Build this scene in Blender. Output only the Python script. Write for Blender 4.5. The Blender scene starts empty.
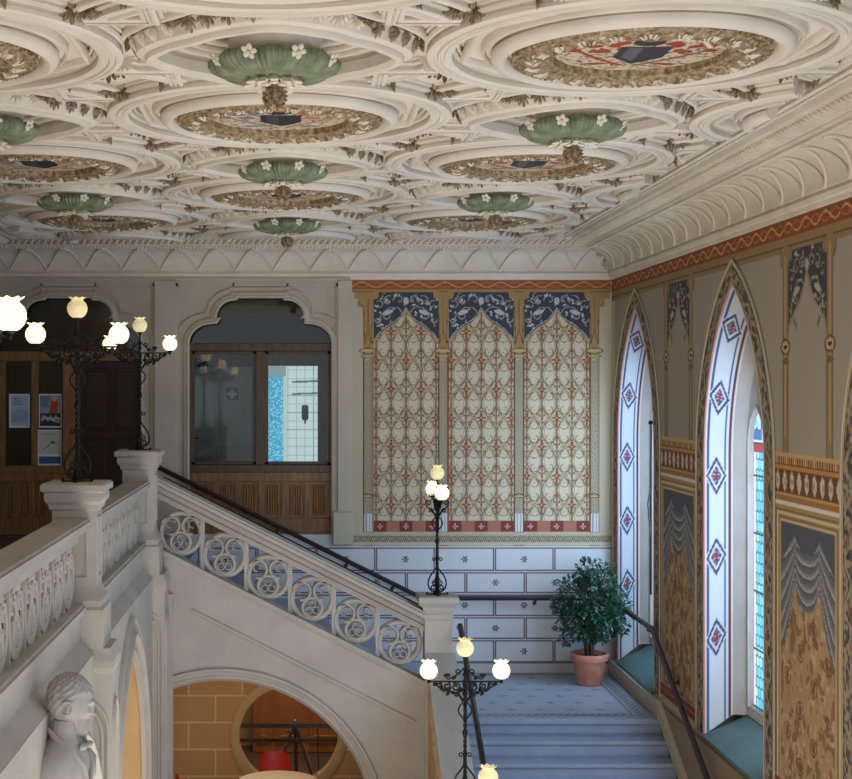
import bpy, math, random
import numpy as np
from mathutils import Vector
from mathutils.geometry import tessellate_polygon
random.seed(7); np.random.seed(7)
PI = math.pi
S = bpy.context.scene
COL = S.collection

# ---------------------------------------------------------------- camera, world, light, exposure
CZ = 5.4
cd = bpy.data.cameras.new('camera'); cam = bpy.data.objects.new('camera', cd); COL.objects.link(cam)
cam.location = (0, 0, CZ); cam.rotation_euler = (PI/2, 0, 0)
cd.sensor_width = 36; cd.lens = 1430/852*36
cd.shift_x = 126/852; cd.shift_y = -1.5/852
cd.clip_end = 200
S.camera = cam
w = bpy.data.worlds.new('world'); S.world = w; w.use_nodes = True
bg = w.node_tree.nodes['Background']; bg.inputs[0].default_value = (0.90, 0.93, 1.0, 1); bg.inputs[1].default_value = 0.36
S.view_settings.view_transform = 'Standard'; S.view_settings.look = 'None'
S.view_settings.gamma = 1; S.view_settings.exposure = 0.74; S.view_settings.use_curve_mapping = False

def area(name, loc, rot, sx, sy, power, col):
    l = bpy.data.lights.new(name, 'AREA'); l.shape = 'RECTANGLE'; l.size = sx; l.size_y = sy
    l.energy = power; l.color = col
    o = bpy.data.objects.new(name, l); COL.objects.link(o); o.location = loc; o.rotation_euler = rot
    return o
# added fill light behind the viewer, brightening the hall and ceiling
area('front_fill_light', (0, -2.5, 1.2), (math.radians(103), 0, 0), 8, 3.4, 170, (1.0, .94, .86))
# added light shining up the stairwell, for contrast on the ceiling mouldings
area('stairwell_fill', (-.1, 8.0, .15), (PI, 0, 0), 3.0, 10.0, 215, (1.0, .93, .84))
# cool daylight slanting in through each arched window
def aim(d): return Vector(d).to_track_quat('-Z', 'Y').to_euler()
for wc in (17.26, 13.38, 9.48, 5.58):
    o = area('arched_window_daylight', (4.22, wc-.28, 3.9), aim((-.72, .66, -.18)), .5, 3.2, 44, (.47, .69, 1.0))
# warm lamps of the lower hall, under the flight and under the gallery
area('under_stair_lamp', (-.6, 16.9, 2.2), (0, 0, 0), 1.0, .5, 8, (1.0, .74, .45))
area('lower_hall_lamp', (-3.0, 12, 3.1), (0, 0, 0), 1.2, 4, 40, (1.0, .74, .45))

area('lower_room_fill', (-.2, 20.0, 2.8), (0, 0, 0), .8, .6, 16, (1.0, .74, .45))  # added fill that brightens the cupboard behind the round opening

# ---------------------------------------------------------------- materials
def lin(c):
    a = np.asarray(c, float)/255.
    return np.where(a <= .04045, a/12.92, ((a+.055)/1.055)**2.4)
def mat(name, rgb, rough=.7, metal=0, bump=0, bscale=30, var=0, vscale=4, rgb2=None):
    m = bpy.data.materials.new(name); m.use_nodes = True
    nt = m.node_tree; b = nt.nodes['Principled BSDF']
    c = tuple(lin(rgb))+(1,)
    b.inputs['Base Color'].default_value = c; b.inputs['Roughness'].default_value = rough
    b.inputs['Metallic'].default_value = metal
    tc = nt.nodes.new('ShaderNodeTexCoord')
    if var or rgb2:
        n = nt.nodes.new('ShaderNodeTexNoise'); n.inputs['Scale'].default_value = vscale; n.inputs['Detail'].default_value = 5
        nt.links.new(tc.outputs['Object'], n.inputs['Vector'])
        r = nt.nodes.new('ShaderNodeValToRGB')
        c2 = tuple(lin(rgb2))+(1,) if rgb2 else tuple(x*(1-var) for x in c[:3])+(1,)
        r.color_ramp.elements[0].position = .35; r.color_ramp.elements[0].color = c2
        r.color_ramp.elements[1].position = .65; r.color_ramp.elements[1].color = c
        nt.links.new(n.outputs['Fac'], r.inputs[0]); nt.links.new(r.outputs[0], b.inputs['Base Color'])
    if bump:
        n = nt.nodes.new('ShaderNodeTexNoise'); n.inputs['Scale'].default_value = bscale; n.inputs['Detail'].default_value = 4
        nt.links.new(tc.outputs['Object'], n.inputs['Vector'])
        k = nt.nodes.new('ShaderNodeBump'); k.inputs['Strength'].default_value = bump; k.inputs['Distance'].default_value = .02
        nt.links.new(n.outputs['Fac'], k.inputs['Height']); nt.links.new(k.outputs[0], b.inputs['Normal'])
    return m
def wood(name, a, b_, rough=.45, scale=(14, 14, 1.2)):
    m = bpy.data.materials.new(name); m.use_nodes = True; nt = m.node_tree; b = nt.nodes['Principled BSDF']
    tc = nt.nodes.new('ShaderNodeTexCoord'); mp = nt.nodes.new('ShaderNodeMapping'); mp.inputs['Scale'].default_value = scale
    n = nt.nodes.new('ShaderNodeTexNoise'); n.inputs['Scale'].default_value = 3; n.inputs['Detail'].default_value = 8; n.inputs['Distortion'].default_value = .6
    r = nt.nodes.new('ShaderNodeValToRGB')
    r.color_ramp.elements[0].position = .3; r.color_ramp.elements[0].color = tuple(lin(a))+(1,)
    r.color_ramp.elements[1].position = .7; r.color_ramp.elements[1].color = tuple(lin(b_))+(1,)
    nt.links.new(tc.outputs['Object'], mp.inputs[0]); nt.links.new(mp.outputs[0], n.inputs['Vector'])
    nt.links.new(n.outputs['Fac'], r.inputs[0]); nt.links.new(r.outputs[0], b.inputs['Base Color'])
    b.inputs['Roughness'].default_value = rough
    return m
def vcol(name, rough=.75, emit=0, gloss=None):
    m = bpy.data.materials.new(name); m.use_nodes = True; nt = m.node_tree; b = nt.nodes['Principled BSDF']
    a = nt.nodes.new('ShaderNodeAttribute'); a.attribute_name = 'Col'
    b.inputs['Roughness'].default_value = rough
    if emit:
        b.inputs['Base Color'].default_value = (.02, .02, .02, 1)
        nt.links.new(a.outputs['Color'], b.inputs['Emission Color']); b.inputs['Emission Strength'].default_value = emit
    else:
        nt.links.new(a.outputs['Color'], b.inputs['Base Color'])
    return m
def emitm(name, rgb, strength, rgb2=None, scale=40):
    m = bpy.data.materials.new(name); m.use_nodes = True; nt = m.node_tree; b = nt.nodes['Principled BSDF']
    b.inputs['Base Color'].default_value = tuple(lin(rgb))+(1,)
    b.inputs['Emission Color'].default_value = tuple(lin(rgb))+(1,); b.inputs['Emission Strength'].default_value = strength
    if rgb2:
        tc = nt.nodes.new('ShaderNodeTexCoord'); v = nt.nodes.new('ShaderNodeTexVoronoi'); v.inputs['Scale'].default_value = scale
        v.feature = 'DISTANCE_TO_EDGE'
        r = nt.nodes.new('ShaderNodeValToRGB'); r.color_ramp.elements[0].position = .02; r.color_ramp.elements[1].position = .2
        r.color_ramp.elements[0].color = tuple(lin(rgb2))+(1,); r.color_ramp.elements[1].color = tuple(lin(rgb))+(1,)
        nt.links.new(tc.outputs['Object'], v.inputs['Vector']); nt.links.new(v.outputs['Distance'], r.inputs[0])
        nt.links.new(r.outputs[0], b.inputs['Emission Color'])
    return m
def bricks(name, a, b_, mortar, bw, rh, ms=.012):
    m = bpy.data.materials.new(name); m.use_nodes = True; nt = m.node_tree; b = nt.nodes['Principled BSDF']
    tc = nt.nodes.new('ShaderNodeTexCoord'); sp = nt.nodes.new('ShaderNodeSeparateXYZ'); ad = nt.nodes.new('ShaderNodeMath'); ad.operation = 'ADD'
    cb = nt.nodes.new('ShaderNodeCombineXYZ')
    nt.links.new(tc.outputs['Object'], sp.inputs[0]); nt.links.new(sp.outputs[0], ad.inputs[0]); nt.links.new(sp.outputs[1], ad.inputs[1])
    nt.links.new(ad.outputs[0], cb.inputs[0]); nt.links.new(sp.outputs[2], cb.inputs[1])
    t = nt.nodes.new('ShaderNodeTexBrick'); t.inputs['Scale'].default_value = 1
    t.inputs['Brick Width'].default_value = bw; t.inputs['Row Height'].default_value = rh; t.inputs['Mortar Size'].default_value = ms
    t.inputs['Mortar Smooth'].default_value = .2
    t.inputs['Color1'].default_value = tuple(lin(a))+(1,); t.inputs['Color2'].default_value = tuple(lin(b_))+(1,); t.inputs['Mortar'].default_value = tuple(lin(mortar))+(1,)
    nt.links.new(cb.outputs[0], t.inputs['Vector']); nt.links.new(t.outputs['Color'], b.inputs['Base Color'])
    b.inputs['Roughness'].default_value = .85
    return m
M = dict(
  plaster=mat('ceiling_plaster', (226, 215, 199), .8, bump=.12, bscale=40, var=.10, vscale=3),
  cornice=mat('cornice_plaster', (220, 207, 186), .8, bump=.15, bscale=40, var=.12, vscale=3),
  gilt=mat('aged_gilt', (188, 164, 126), .5, metal=.2, bump=.5, bscale=60, rgb2=(112, 88, 60), vscale=30),
  cream=mat('cream_plaster', (222, 212, 192), .7, bump=.2, bscale=60),
  ornament=mat('tinted_carving', (172, 154, 126), .75, bump=.4, bscale=70, rgb2=(116, 94, 66), vscale=30),
  green=mat('green_plaster', (134, 142, 110), .6, rgb2=(98, 108, 82), vscale=14),
  stone=mat('pale_limestone', (184, 177, 167), .8, bump=.3, bscale=25, var=.14, vscale=2.2),
  stone2=mat('cream_limestone', (190, 178, 156), .8, bump=.25, bscale=25, var=.12, vscale=1.6),
  step=mat('grey_step_stone', (150, 162, 182), .6, bump=.25, bscale=30, var=.12, vscale=5),
  iron=mat('black_wrought_iron', (26, 24, 24), .45, metal=.6, bump=.2, bscale=80),
  rail=mat('dark_handrail', (34, 24, 22), .3),
  wood=wood('oak_brown', (104, 70, 36), (150, 106, 60)), wood_l=wood('oak_panel', (128, 90, 50), (170, 124, 74)),
  wood_d=wood('oak_dark', (66, 46, 28), (96, 70, 44)),
  wood_red=wood('dark_red_door_wood', (30, 16, 12), (50, 28, 20)),
  wood_o=wood('orange_wood', (140, 88, 44), (172, 112, 60)),
  dark=mat('dark_room', (58, 60, 56), .9),
  wdoor=mat('grey_white_paint', (150, 152, 146), .5),
  sand=bricks('sandstone_blocks', (196, 154, 104), (186, 144, 96), (224, 190, 140), .70, .35),
  sandp=mat('sandstone_plain', (200, 168, 124), .85, var=.1),
  floor=mat('brown_floor', (84, 70, 56), .5, var=.2, vscale=6),
  sill=mat('teal_sill', (78, 108, 106), .35, var=.15, vscale=6),
  pot=mat('terracotta', (196, 118, 92), .75, bump=.2, bscale=30, rgb2=(206, 138, 116), vscale=9),
  soil=mat('soil', (44, 32, 24), .95, bump=.8, bscale=60),
  bark=mat('bark', (72, 56, 40), .9, bump=.6, bscale=50),
  leaf=mat('ficus_leaf', (38, 88, 62), .35, rgb2=(20, 54, 40), vscale=9),
  red=mat('red_shell', (176, 26, 24), .4),
  tabletop=mat('white_tabletop', (228, 218, 200), .4),
  metal=mat('grey_metal', (120, 112, 104), .35, metal=.8),
  blacktube=mat('black_tube', (24, 22, 22), .4),
  marble=mat('bust_marble', (164, 161, 157), .55, bump=.15, bscale=40, var=.14, vscale=9),
  globe=emitm('lit_globe', (255, 244, 208), 1.25, (190, 148, 84), 62),
  globe_t=emitm('dim_globe', (226, 214, 168), .42, (150, 128, 80), 70),
  paint=vcol('painted_wall', .8), jamb=vcol('painted_jamb', .6), tiles=vcol('landing_tiles', .35),
  picture=vcol('painted_picture', .7),
  glass_lit=vcol('leaded_glass', .3, emit=.75),
  bath=vcol('lit_tiles', .4, emit=.55),
)
# window glass of the gallery offices
def glassm():
    m = bpy.data.materials.new('window_pane'); m.use_nodes = True; nt = m.node_tree
    for n in list(nt.nodes): nt.nodes.remove(n)
    o = nt.nodes.new('ShaderNodeOutputMaterial'); mx = nt.nodes.new('ShaderNodeMixShader'); t = nt.nodes.new('ShaderNodeBsdfTransparent')
    g = nt.nodes.new('ShaderNodeBsdfGlossy'); g.inputs['Roughness'].default_value = .03
    mx.inputs[0].default_value = .05; t.inputs[0].default_value = (.92, .95, .93, 1)
    nt.links.new(t.outputs[0], mx.inputs[1]); nt.links.new(g.outputs[0], mx.inputs[2]); nt.links.new(mx.outputs[0], o.inputs[0])
    return m
M['pane'] = glassm()

# ---------------------------------------------------------------- mesh helpers
class MB:
    def __init__(s): s.v = []; s.f = []
    def add(s, vs, fs):
        n = len(s.v); s.v.extend([tuple(p) for p in vs]); s.f.extend([tuple(i+n for i in f) for f in fs]); return s
    def box(s, x0, y0, z0, x1, y1, z1):
        return s.add([(x0,y0,z0),(x1,y0,z0),(x1,y1,z0),(x0,y1,z0),(x0,y0,z1),(x1,y0,z1),(x1,y1,z1),(x0,y1,z1)],
                     [(0,3,2,1),(4,5,6,7),(0,1,5,4),(1,2,6,5),(2,3,7,6),(3,0,4,7)])
    def cbox(s, x0, y0, z0, x1, y1, z1, c=.01):   # chamfered vertical/upper edges box
        p = lambda i, z: [(x0+i,y0+i,z),(x1-i,y0+i,z),(x1-i,y1-i,z),(x0+i,y1-i,z)]
        rings = [p(c,z0),p(0,z0+c),p(0,z1-c),p(c,z1)]
        v = sum(rings, []); f = [(3,2,1,0),(12,13,14,15)]
        for k in range(3):
            for j in range(4): f.append((4*k+j,4*k+(j+1)%4,4*k+4+(j+1)%4,4*k+4+j))
        return s.add(v, f)
    def stack(s, cx, cy, prof):    # square section stack: prof [(hx,hy,z)]
        v = []; f = []
        for hx, hy, z in prof: v += [(cx-hx,cy-hy,z),(cx+hx,cy-hy,z),(cx+hx,cy+hy,z),(cx-hx,cy+hy,z)]
        n = len(prof); f = [(3,2,1,0),tuple(4*(n-1)+i for i in range(4))]
        for k in range(n-1):
            for j in range(4): f.append((4*k+j,4*k+(j+1)%4,4*k+4+(j+1)%4,4*k+4+j))
        return s.add(v, f)
    def plate(s, polys, fn, t0, t1):   # polys[0] outline, rest holes (2D); fn(a,b,t)->xyz
        tri = tessellate_polygon([[Vector((a,b,0)) for a,b in p] for p in polys])
        flat = [q for p in polys for q in p]; n = len(flat)
        v = [fn(a,b,t0) for a,b in flat]+[fn(a,b,t1) for a,b in flat]
        f = [t for t in tri]+[tuple(i+n for i in reversed(t)) for t in tri]
        k = 0
        for p in polys:
            m = len(p)
            for i in range(m): a, b = k+i, k+(i+1) % m; f.append((a,b,b+n,a+n))
            k += m
        return s.add(v, f)
    def tube(s, pts, r, n=6, closed=False, flat=None, twist=0):
        P = [Vector(p) for p in pts]; m = len(P); v = []; f = []
        up = None
        for i, p in enumerate(P):
            if closed: t = P[(i+1) % m]-P[i-1]
            else: t = P[min(i+1,m-1)]-P[max(i-1,0)]
            if t.length < 1e-9: t = Vector((0,0,1))
            t.normalize()
            if up is None:
                up = Vector((0,1,0)) if abs(t.y) < .8 else Vector((1,0,0))
            a = up - t*up.dot(t)
            if a.length < 1e-6: a = t.orthogonal()
            a.normalize(); up = a; b = t.cross(a)
            rr = r[i] if isinstance(r, (list, tuple)) else r
            for j in range(n):
                an = 2*PI*j/n + twist*i
                q = p + a*(math.cos(an)*rr*(flat or 1)) + b*(math.sin(an)*rr)
                v.append(q)
        for i in range(m if closed else m-1):
            for j in range(n):
                a0 = i*n+j; a1 = i*n+(j+1) % n; b0 = ((i+1) % m)*n+j; b1 = ((i+1) % m)*n+(j+1) % n
                f.append((a0,a1,b1,b0))
        if not closed: f.append(tuple(reversed(range(n)))); f.append(tuple((m-1)*n+j for j in range(n)))
        return s.add(v, f)
    def lathe(s, prof, n=24, c=(0,0,0), fn=None):
        v = []; f = []
        for k, (r, z) in enumerate(prof):
            for j in range(n):
                th = 2*PI*j/n; rr, zz = fn(k, th, r, z) if fn else (r, z)
                v.append((c[0]+rr*math.cos(th), c[1]+rr*math.sin(th), c[2]+zz))
        for k in range(len(prof)-1):
            for j in range(n): f.append((k*n+j,k*n+(j+1)%n,(k+1)*n+(j+1)%n,(k+1)*n+j))
        f.append(tuple(reversed(range(n)))); f.append(tuple((len(prof)-1)*n+j for j in range(n)))
        return s.add(v, f)
    def ball(s, c, r, n=8, m=5, sc=(1,1,1)):
        return s.lathe([(r*math.sin(PI*k/m)+1e-4, -r*math.cos(PI*k/m)*sc[2]) for k in range(m+1)], n, c) if sc[0]==sc[1]==1 else s.ell(c, (r*sc[0],r*sc[1],r*sc[2]), n, m)
    def ell(s, c, rad, n=8, m=5, ax=None):
        # ax: optional 3 axis vectors
        A = ax or (Vector((1,0,0)),Vector((0,1,0)),Vector((0,0,1))); v=[]; f=[]; c=Vector(c)
        for k in range(m+1):
            ph = PI*k/m
            for j in range(n):
                th = 2*PI*j/n
                v.append(c+A[0]*(rad[0]*math.sin(ph)*math.cos(th))+A[1]*(rad[1]*math.sin(ph)*math.sin(th))-A[2]*(rad[2]*math.cos(ph)))
        for k in range(m):
            for j in range(n): f.append((k*n+j,k*n+(j+1)%n,(k+1)*n+(j+1)%n,(k+1)*n+j))
        return s.add(v, f)
    def sweep(s, path, prof, nrm, closed=False):   # planar path, nrm plane normal; prof [(side,out)]
        P = [Vector(p) for p in path]; N = Vector(nrm); m = len(P); k = len(prof); v = []; f = []
        for i in range(m):
            if closed: d0 = (P[i]-P[i-1]).normalized(); d1 = (P[(i+1)%m]-P[i]).normalized()
            else:
                d0 = (P[i]-P[i-1]).normalized() if i else (P[1]-P[0]).normalized()
                d1 = (P[i+1]-P[i]).normalized() if i < m-1 else d0
            n0 = N.cross(d0); n1 = N.cross(d1); b = n0+n1
            if b.length < 1e-5: b = n0.copy()
            b.normalize(); sc = 1/max(.5, b.dot(n0))
            for a, o in prof: v.append(P[i]+b*(a*sc)+N*o)
        for i in range(m if closed else m-1):
            for j in range(k): f.append((i*k+j,i*k+(j+1)%k,((i+1)%m)*k+(j+1)%k,((i+1)%m)*k+j))
        if not closed: f.append(tuple(range(k))); f.append(tuple((m-1)*k+j for j in reversed(range(k))))
        return s.add(v, f)
    def build(s, name, m, parent=None, smooth=True, ang=38, loc=None):
        me = bpy.data.meshes.new(name); me.from_pydata(s.v, [], s.f); me.update()
        me.materials.append(m if not isinstance(m, str) else M[m])
        import bmesh
        b = bmesh.new(); b.from_mesh(me); bmesh.ops.recalc_face_normals(b, faces=b.faces); b.to_mesh(me); b.free()
        if smooth: me.shade_smooth(); me.set_sharp_from_angle(angle=math.radians(ang))
        o = bpy.data.objects.new(name, me); COL.objects.link(o)
        if loc: o.location = loc
        if parent: o.parent = parent
        return o
def empty(name, loc=(0,0,0), rz=0):
    o = bpy.data.objects.new(name, None); COL.objects.link(o); o.location = loc; o.rotation_euler.z = rz; o.empty_display_size = .1
    return o
def tag(o, label=None, cat=None, group=None, kind=None):
    if label: o['label'] = label
    if cat: o['category'] = cat
    if group: o['group'] = group
    if kind: o['kind'] = kind
    return o
def struct(o, label=None, cat=None): return tag(o, label, cat, None, 'structure')
def copy_tree(o, parent=None):
    c = o.copy(); COL.objects.link(c); c.parent = parent
    for ch in list(o.children): copy_tree(ch, c)
    return c
# painted grid: colours drawn on a fine mesh
class Paint:
    def __init__(s, u0, u1, v0, v1, du, dv, rgb):
        nu = max(2, int(round((u1-u0)/du))+1); nv = max(2, int(round((v1-v0)/dv))+1)
        s.u = np.linspace(u0, u1, nu); s.v = np.linspace(v0, v1, nv); s.nu = nu; s.nv = nv
        s.U, s.V = np.meshgrid(s.u, s.v)
        s.C = np.empty((nv, nu, 3)); s.C[:] = rgb
        s.clip = None
    def win(s, u0, u1, v0, v1):
        i0, i1 = np.searchsorted(s.u, u0), np.searchsorted(s.u, u1); j0, j1 = np.searchsorted(s.v, v0), np.searchsorted(s.v, v1)
        return slice(j0, j1), slice(i0, i1)
    def put(s, sl, m, c):
        if s.clip is not None: m = m & s.clip[sl]
        sub = s.C[sl]; sub[m] = c
    def rect(s, u0, v0, u1, v1, c):
        sl = s.win(u0, u1, v0, v1); s.put(sl, np.ones(s.U[sl].shape, bool), c)
    def line(s, pts, w, c):
        h = w/2
        for (a, b), (d, e) in zip(pts[:-1], pts[1:]):
            sl = s.win(min(a,d)-h, max(a,d)+h, min(b,e)-h, max(b,e)+h)
            U, V = s.U[sl], s.V[sl]
            if U.size == 0: continue
            L = (d-a)**2+(e-b)**2+1e-12; t = np.clip(((U-a)*(d-a)+(V-b)*(e-b))/L, 0, 1)
            s.put(sl, (U-a-t*(d-a))**2+(V-b-t*(e-b))**2 < h*h, c)
    def ell(s, cu, cv, a, b, c, ang=0):
        r = max(a, b); sl = s.win(cu-r, cu+r, cv-r, cv+r); U, V = s.U[sl]-cu, s.V[sl]-cv
        ca, sa = math.cos(ang), math.sin(ang)
        s.put(sl, ((U*ca+V*sa)/a)**2+((-U*sa+V*ca)/b)**2 < 1, c)
    def ring(s, cu, cv, r, w, c, a0=0, a1=2*PI):
        n = 14; s.line([(cu+r*math.cos(a0+(a1-a0)*i/n), cv+r*math.sin(a0+(a1-a0)*i/n)) for i in range(n+1)], w, c)
    def poly(s, pts, c):
        us = [p[0] for p in pts]; vs = [p[1] for p in pts]
        sl = s.win(min(us), max(us), min(vs), max(vs)); U, V = s.U[sl], s.V[sl]; ins = np.zeros(U.shape, bool)
        n = len(pts)
        for i in range(n):
            a, b = pts[i]; d, e = pts[(i+1) % n]
            if b == e: continue
            ins ^= ((b > V) != (e > V)) & (U < (d-a)*(V-b)/(e-b)+a)
        s.put(sl, ins, c)
    def build(s, name, mt, fn, parent=None, keep=None, smooth=False):
        X, Y, Z = fn(s.U, s.V)
        co = np.stack([np.broadcast_to(q, s.U.shape).ravel() for q in (X, Y, Z)], 1).astype(np.float32)
        idx = np.arange(s.nu*s.nv).reshape(s.nv, s.nu)
        q = np.stack([idx[:-1,:-1], idx[:-1,1:], idx[1:,1:], idx[1:,:-1]], -1).reshape(-1, 4)
        if keep is not None:
            k = (keep[:-1,:-1]&keep[:-1,1:]&keep[1:,1:]&keep[1:,:-1]).ravel(); q = q[k]
            used = np.unique(q); remap = -np.ones(len(co), int); remap[used] = np.arange(len(used)); q = remap[q]; co = co[used]; colr = s.C.reshape(-1,3)[used]
        else: colr = s.C.reshape(-1, 3)
        me = npmesh(name, co, q, smooth)
        at = me.color_attributes.new('Col', 'FLOAT_COLOR', 'POINT')
        at.data.foreach_set('color', np.concatenate([lin(colr), np.ones((len(colr),1))], 1).astype(np.float32).ravel())
        me.materials.append(M[mt] if isinstance(mt, str) else mt)
        o = bpy.data.objects.new(name, me); COL.objects.link(o)
        if parent: o.parent = parent
        return o
def npmesh(name, co, q, smooth=True):
    me = bpy.data.meshes.new(name); me.vertices.add(len(co)); me.vertices.foreach_set('co', np.asarray(co, np.float32).ravel())
    me.loops.add(q.size); me.loops.foreach_set('vertex_index', q.ravel().astype(np.int32))
    me.polygons.add(len(q)); me.polygons.foreach_set('loop_start', np.arange(0, q.size, 4, dtype=np.int32))
    me.polygons.foreach_set('loop_total', np.full(len(q), 4, np.int32))
    me.update(calc_edges=True); me.validate()
    if smooth: me.shade_smooth()
    return me
def arc(cx, cy, rx, ry, a0, a1, n=12): return [(cx+rx*math.cos(a0+(a1-a0)*i/n), cy+ry*math.sin(a0+(a1-a0)*i/n)) for i in range(n+1)]
def spiral(cx, cy, r0, r1, a0, turns, n=18):
    return [(cx+(r0+(r1-r0)*i/n)*math.cos(a0+turns*2*PI*i/n), cy+(r0+(r1-r0)*i/n)*math.sin(a0+turns*2*PI*i/n)) for i in range(n+1)]
XR, XL, YB = 4.05, -4.25, 18.6
def bx(px): return (px-300)*YB/1430
def bz(py): return CZ-(py-388)*YB/1430

# ================================================================= THE SHELL
# ---------------------------------------------------------------- ceiling relief
PX, PY, CX0, CY0 = 4.02, 3.88, -.14, 9.81         # lattice of medallions (centres at cell corners and middles)
ZC = 7.34
def sst(a, b, x): t = np.clip((x-a)/(b-a), 0, 1); return t*t*(3-2*t)
cx0, cx1, cy1, cy0 = XL+.64, XR-.64, YB-.62, 5.2
med, pen = [], []
for i in range(-3, 4):
    for j in range(-3, 6):
        x = CX0+i*PX/2; y = CY0+j*PY/2
        if cx0-2 < x < cx1+2 and 4.5 < y < cy1+2: (med if (i+j) % 2 == 0 else pen).append((x, y, i, j))
MC = [(CX0+i*PX/2, CY0+j*PY/2) for i in range(-4, 5) for j in range(-5, 7) if (i+j) % 2 == 0]
PC = [(CX0+i*PX/2, CY0+j*PY/2) for i in range(-4, 5) for j in range(-5, 7) if (i+j) % 2]
NZ = (0, 0, -1)
def inside(p, m=.24): return cx0+m < p[0] < cx1-m and cy0 < p[1] < cy1-m
def runs(pts, ok, closed=True):
    n = len(pts); f = [ok(p) for p in pts]
    if all(f): return [(pts, closed)]
    if not any(f): return []
    if closed:
        k = f.index(False); pts = pts[k:]+pts[:k]; f = f[k:]+f[:k]
    out = []; cur = []
    for p, g in zip(pts, f):
        if g: cur.append(p)
        else:
            if len(cur) > 1: out.append((cur, False))
            cur = []
    if len(cur) > 1: out.append((cur, False))
    return out
def sw(mb, pts, prof, ok=inside, closed=True, z=None):
    for r, cl in runs(pts, ok, closed): mb.sweep([(p[0], p[1], ZC if z is None else z) for p in r], prof, NZ, cl)
def circ(x, y, r, n=96): return [(x+r*math.cos(2*PI*i/n), y+r*math.sin(2*PI*i/n)) for i in range(n)]
def starR(th, e=0):
    fo = abs((th % (PI/2))-PI/4); return .60+.10*float(sst(.35, PI/4, fo))-.02*math.cos(8*th)+e
def star(x, y, e, n=128): return [(x+starR(2*PI*i/n, e)*math.cos(2*PI*i/n), y+starR(2*PI*i/n, e)*math.sin(2*PI*i/n)) for i in range(n)]
def ngon(x, y, ap, n=8, rot=0, sub=8):
    v = [(x+ap/math.cos(PI/n)*math.cos(rot+2*PI*(k+.5)/n), y+ap/math.cos(PI/n)*math.sin(rot+2*PI*(k+.5)/n)) for k in range(n)]
    return [(v[k][0]*(1-t/sub)+v[(k+1)%n][0]*t/sub, v[k][1]*(1-t/sub)+v[(k+1)%n][1]*t/sub) for k in range(n) for t in range(sub)]
def stepp(W, H):      # flat stepped band, each fillet undercut
    s = [(W+.030,-.01),(W+.030,H*.16),(W+.012,H*.20),(W+.012,H*.20+.012),(W+.020,H*.20+.016),(W+.014,H*.50),(W-.010,H*.54),(W-.010,H*.54+.014),(W,H*.54+.018),(W,H*.92),(W-.012,H),(W*.45,H),(W*.45-.008,H-.012),(W*.45-.018,H-.012),(W*.45-.026,H+.004)]
    return [(-p, q) for p, q in s]+[(p, q) for p, q in reversed(s)]
def bandp(W, H):      # flat band with an undercut neck
    k = min(.024, W*.45)
    return [(-W-.022,-.01),(-W-.022,H*.22),(-W+k,H*.26),(-W+k,H*.26+.016),(-W,H*.26+.026),(-W,H-.012),(-W*.8,H),(0,H+.008),(W*.8,H),(W,H-.012),(W,H*.26+.026),(W-k,H*.26+.016),(W-k,H*.26),(W+.022,H*.22),(W+.022,-.01)]
def rollp(w, h, n=8):
    return [(-w*.7,-.01),(-w*.7,h*.15)]+[(-w*math.cos(PI*i/n), h*.35+(h*.65)*math.sin(PI*i/n)) for i in range(n+1)]+[(w*.7,h*.15),(w*.7,-.01)]
cm = MB(); cm.box(XL-.2, 0, ZC, XR+.5, YB+.3, ZC+.2)
for x, y, i, j in med:
    if not (y < cy1+1.3): continue
    okM = lambda p: inside(p)
    # raised beds
    for pts, h in ((ngon(x, y, .93, 8, 0, 4), .030), (circ(x, y, .86, 64), .055), (circ(x, y, .72, 64), .075)):
        q = [(min(max(px, cx0+.24), cx1-.24), min(py, cy1-.24)) for px, py in pts]; n = len(q)
        if x < cx0-.3 or x > cx1+.3 or y > cy1+.2: continue
        cm.add([(a_, b_, ZC+.01) for a_, b_ in q]+[(a_, b_, ZC-h) for a_, b_ in q], [tuple(range(n, 2*n))]+[(k, (k+1) % n, n+(k+1) % n, n+k) for k in range(n)])
    sw(cm, circ(x, y, 1.10, 128), stepp(.070, .105)); sw(cm, circ(x, y, .995, 128), rollp(.011, .04))
    sw(cm, ngon(x, y, .925), rollp(.024, .075)); sw(cm, circ(x, y, .855), rollp(.014, .085))
    sw(cm, circ(x, y, .765), [(-.05,.03),(-.05,.09),(-.03,.13),(0,.145),(.035,.13),(.05,.105),(.05,.085),(.028,.078),(.028,.066),(.062,.060),(.062,.03)])
for x, y, i, j in pen:
    sw(cm, star(x, y, 0), [(-.05,-.01),(-.05,.03),(-.018,.036),(-.018,.052),(-.036,.062),(-.036,.125),(-.012,.15),(.025,.15),(.034,.135),(.034,.122),(.045,.118),(.080,.112),(.112,.040),(.095,.030),(.095,.018),(.128,.012),(.128,-.01)])
    sw(cm, star(x, y, .155), rollp(.018, .050)); sw(cm, star(x, y, -.085), rollp(.014, .045)); sw(cm, star(x, y, -.17), rollp(.016, .035))
    okC = lambda p: inside(p) and min(math.hypot(p[0]-a_, p[1]-b_) for a_, b_ in MC) > 1.185
    sw(cm, circ(x, y, 1.04), stepp(.058, .080), okC); sw(cm, circ(x, y, 1.19), bandp(.022, .045), okC)
for i in range(-6, 6):
    for j in range(-5, 9):
        x = CX0+(i+.5)*PX/2; y = CY0+(j+.5)*PY/2
        okQ = lambda p: inside(p) and min(math.hypot(p[0]-a_, p[1]-b_) for a_, b_ in MC) > 1.18 and min(math.hypot(p[0]-a_, p[1]-b_) for a_, b_ in PC) > .84
        if cx0 < x < cx1 and y < cy1: sw(cm, ngon(x, y, .385, 4, 0, 16), stepp(.045, .085), okQ)
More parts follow.
